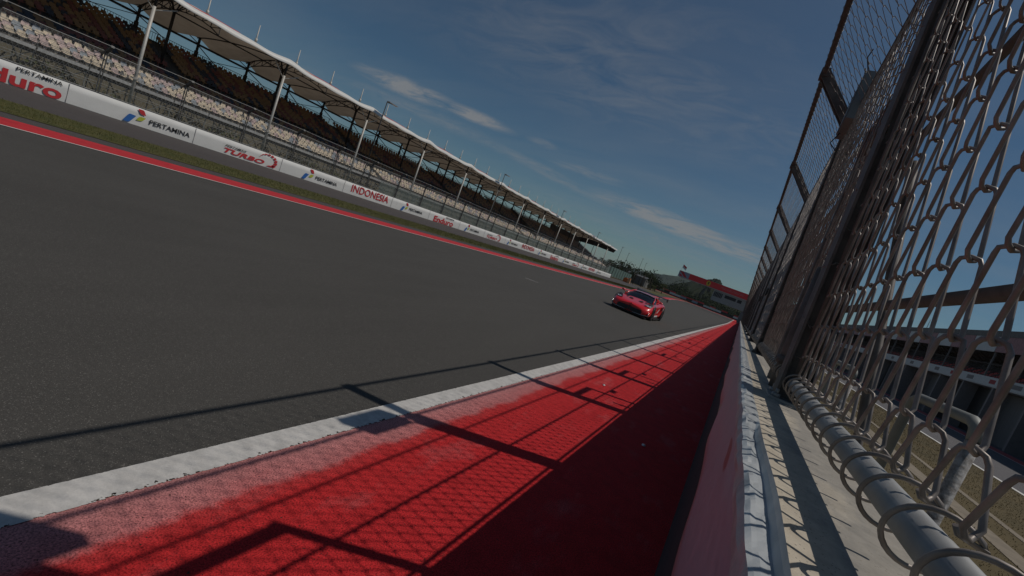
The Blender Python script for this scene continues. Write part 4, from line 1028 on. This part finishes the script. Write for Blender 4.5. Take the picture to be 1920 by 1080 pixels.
# nose openings, black run wide across the nose to stand in for its shade
for s in (-1, 1):
    mb = MB(); mb.grid([[(s*.04, -2.31, .37), (s*.40, -2.29, .37), (s*.66, -2.24, .37), (s*.84, -2.14, .35)], [(s*.04, -2.325, .30), (s*.42, -2.30, .29), (s*.70, -2.245, .28), (s*.90, -2.12, .27)], [(s*.06, -2.31, .16), (s*.42, -2.30, .16), (s*.70, -2.24, .165), (s*.86, -2.14, .18)]]); lpart(mb, 'intake', M['black'], car)
    mb = MB(); mb.tube([(s*.20, -2.33, .155), (s*.70, -2.26, .165), (s*.90, -2.13, .21), (s*.91, -2.10, .38)], .014, 6); lpart(mb, 'intake_trim', M['chrome'], car)
    mb = MB(); mb.grid([[(s*.55, -1.98, .625), (s*.74, -1.93, .615), (s*.86, -1.86, .585)], [(s*.62, -1.72, .70), (s*.80, -1.66, .735), (s*.90, -1.62, .70)], [(s*.70, -1.52, .765), (s*.80, -1.48, .785), (s*.87, -1.46, .765)]]); lpart(mb, 'headlight', M['black'], car)
    mb = MB(); mb.face([(s*.60, -1.96, .640), (s*.82, -1.88, .622), (s*.87, -1.74, .67), (s*.72, -1.78, .69)]); lpart(mb, 'lens', M['lightlens'], car)
    mb = MB(); mb.face([(s*.12, -1.50, .705), (s*.34, -1.52, .705), (s*.36, -1.28, .745), (s*.22, -1.24, .75)]); mb.face([(s*.44, -1.42, .715), (s*.54, -1.38, .73), (s*.52, -1.18, .77), (s*.42, -1.22, .755)]); lpart(mb, 'bonnet_vent', M['black'], car)
    # mirror
    mb = MB(); mb.tube([(s*.82, -.45, .82), (s*.96, -.46, .94)], .02, 5)
    mb.grid([[(s*1.0+.10*cos(a)*q, -.46+dy, .96+.055*sin(a)*q) for a in [2*pi*i/8 for i in range(9)]] for dy, q in ((-.09, .2), (-.07, .8), (0, 1.0), (.05, .95), (.05, .1))]); lpart(mb, 'mirror', M['carred'], car)
    # side intake and pale side decal
    mb = MB(); mb.face([(s*1.005, .62, .55), (s*1.01, .86, .60), (s*1.01, .92, .80), (s*.985, .66, .78)]); lpart(mb, 'side_intake', M['black'], car)
    mb = MB(); mb.face([(s*.958, -.60, .20), (s*.935, .40, .20), (s*.93, .40, .30), (s*.945, -.60, .27)]); mb.face([(s*.93, -.2, .40), (s*.93, .25, .62), (s*.935, .42, .62), (s*.935, .0, .40)]); lpart(mb, 'side_decal', M['whiteboard'], car)
    # skirt
    mb = MB(); mb.box(min(s*.86,s*1.0), max(s*.86,s*1.0), -.85, .9, .07, .13); lpart(mb, 'side_skirt', M['carbon'], car)
    # wheels
    for yy in (-1.34, 1.33):
        a = MB(); a.tube([(s*.955, yy, .345), (s*.992 if yy < 0 else s*1.012, yy, .345)], .375, 24); lpart(a, 'wheel_arch', M['black'], car)
        x1 = 1.005 if yy < 0 else 1.025
        tm = MB(); prof_ = [(-.27,.20),(-.27,.31),(-.24,.332),(-.02,.332),(0,.31),(0,.235)]
        tm.grid([[(s*(x1+px), yy+pr_*sin(a_), .335+pr_*cos(a_)) for px, pr_ in prof_] for a_ in [2*pi*i/24 for i in range(25)]]); ty = lpart(tm, 'tyre', M['tyre'], car)
        rm = MB()
        for q in range(10):
            a_ = 2*pi*q/10; rm.bar((s*(x1-.01), yy+.04*sin(a_), .335+.04*cos(a_)), (s*(x1-.015), yy+.235*sin(a_), .335+.235*cos(a_)), .028, .02, up=(1,0,0))
        rm.tube([(s*(x1-.04), yy, .335), (s*(x1-.0), yy, .335)], .05, 10); rm.tube([(s*(x1-.012), yy+.237*sin(2*pi*i/24), .335+.237*cos(2*pi*i/24)) for i in range(24)], .012, 5, closed=True)
        lpart(rm, 'rim', M['carbon'], car)
mb = MB(); mb.box(-.86, .86, -2.36, -1.9, .075, .10); lpart(mb, 'splitter', M['carbon'], car)
mb = MB(); mb.box(-.03,.03,-2.335,-2.30,.17,.42); lpart(mb, 'nose_divider', M['black'], car)
mb = MB()
wp = [(0, 0), (.10, .03), (.26, .045), (.30, .06), (.27, .015), (.10, -.005)]
mb.grid([[(x, 2.02+a, 1.16+b-.0) for a, b in wp+[wp[0]]] for x in (-.86, 0, .86)], smooth=False); lpart(mb, 'rear_wing', M['carbon'], car)
for s in (-1, 1):
    mb = MB(); mb.box(min(s*.86, s*.875), max(s*.86, s*.875), 1.98, 2.36, 1.05, 1.24); lpart(mb, 'wing_end_plate', M['carbon'], car)
    mb = MB(); mb.bar((s*.42, 1.95, .86), (s*.42, 2.14, 1.16), .025, .10); lpart(mb, 'wing_strut', M['carbon'], car)

# small litter on the red strip
for i, (x, y, r_, m_, lb) in enumerate([(-.35, 5.0, .02, 'whiteboard', 'small pale scrap lying on the shaded red paint beside the wall'), (-1.28, 6.6, .022, 'whiteboard', 'bright little pale scrap lying on the sunlit red paint'), (-1.86, 3.65, .008, 'black', 'tiny dark pebble lying on the white edge line')]):
    mb = MB(); rn = random.Random(i)
    mb.grid([[(x+r_*q*cos(a)*rn.uniform(.7,1.3), y+r_*q*1.6*sin(a)*rn.uniform(.7,1.3), .012+h_) for a in [2*pi*j/7 for j in range(8)]] for q, h_ in ((1, 0), (.8, r_*.4), (.1, r_*.6))])
    tag(mb.build('litter_scrap' if m_ == 'whiteboard' else 'pebble', M[m_]), lb, 'litter' if m_ == 'whiteboard' else 'stone')
# two short worn white marks out on the track
for (x, y, l) in ((-11.0*1.6, 9.3*1.6, .6), (-5.1*1.6, 10.9*1.6, .5)):
    mb = MB(); mb.face([(x, y, .009), (x+l, y+.3, .009), (x+l, y+.36, .009), (x, y+.07, .009)]); mb.build('track_mark', M['linewhite'], kind='structure')

# air between the camera and the far hills
hz = MB(); hz.box(-3100, 3100, -80, 4050, -3.5, 74)
hm = bpy.data.materials.new('haze_mat'); hm.use_nodes = True; t = hm.node_tree; t.nodes.clear(); ou = t.nodes.new('ShaderNodeOutputMaterial'); pv = t.nodes.new('ShaderNodeVolumePrincipled')
pv.inputs['Density'].default_value = .00010; pv.inputs['Color'].default_value = (.72, .82, .95, 1); pv.inputs['Anisotropy'].default_value = .2
t.links.new(pv.outputs[0], ou.inputs['Volume'])
o = hz.build('haze', hm, kind='stuff'); tag(o, 'thin bluish haze in the air that fades the far hills', 'haze')
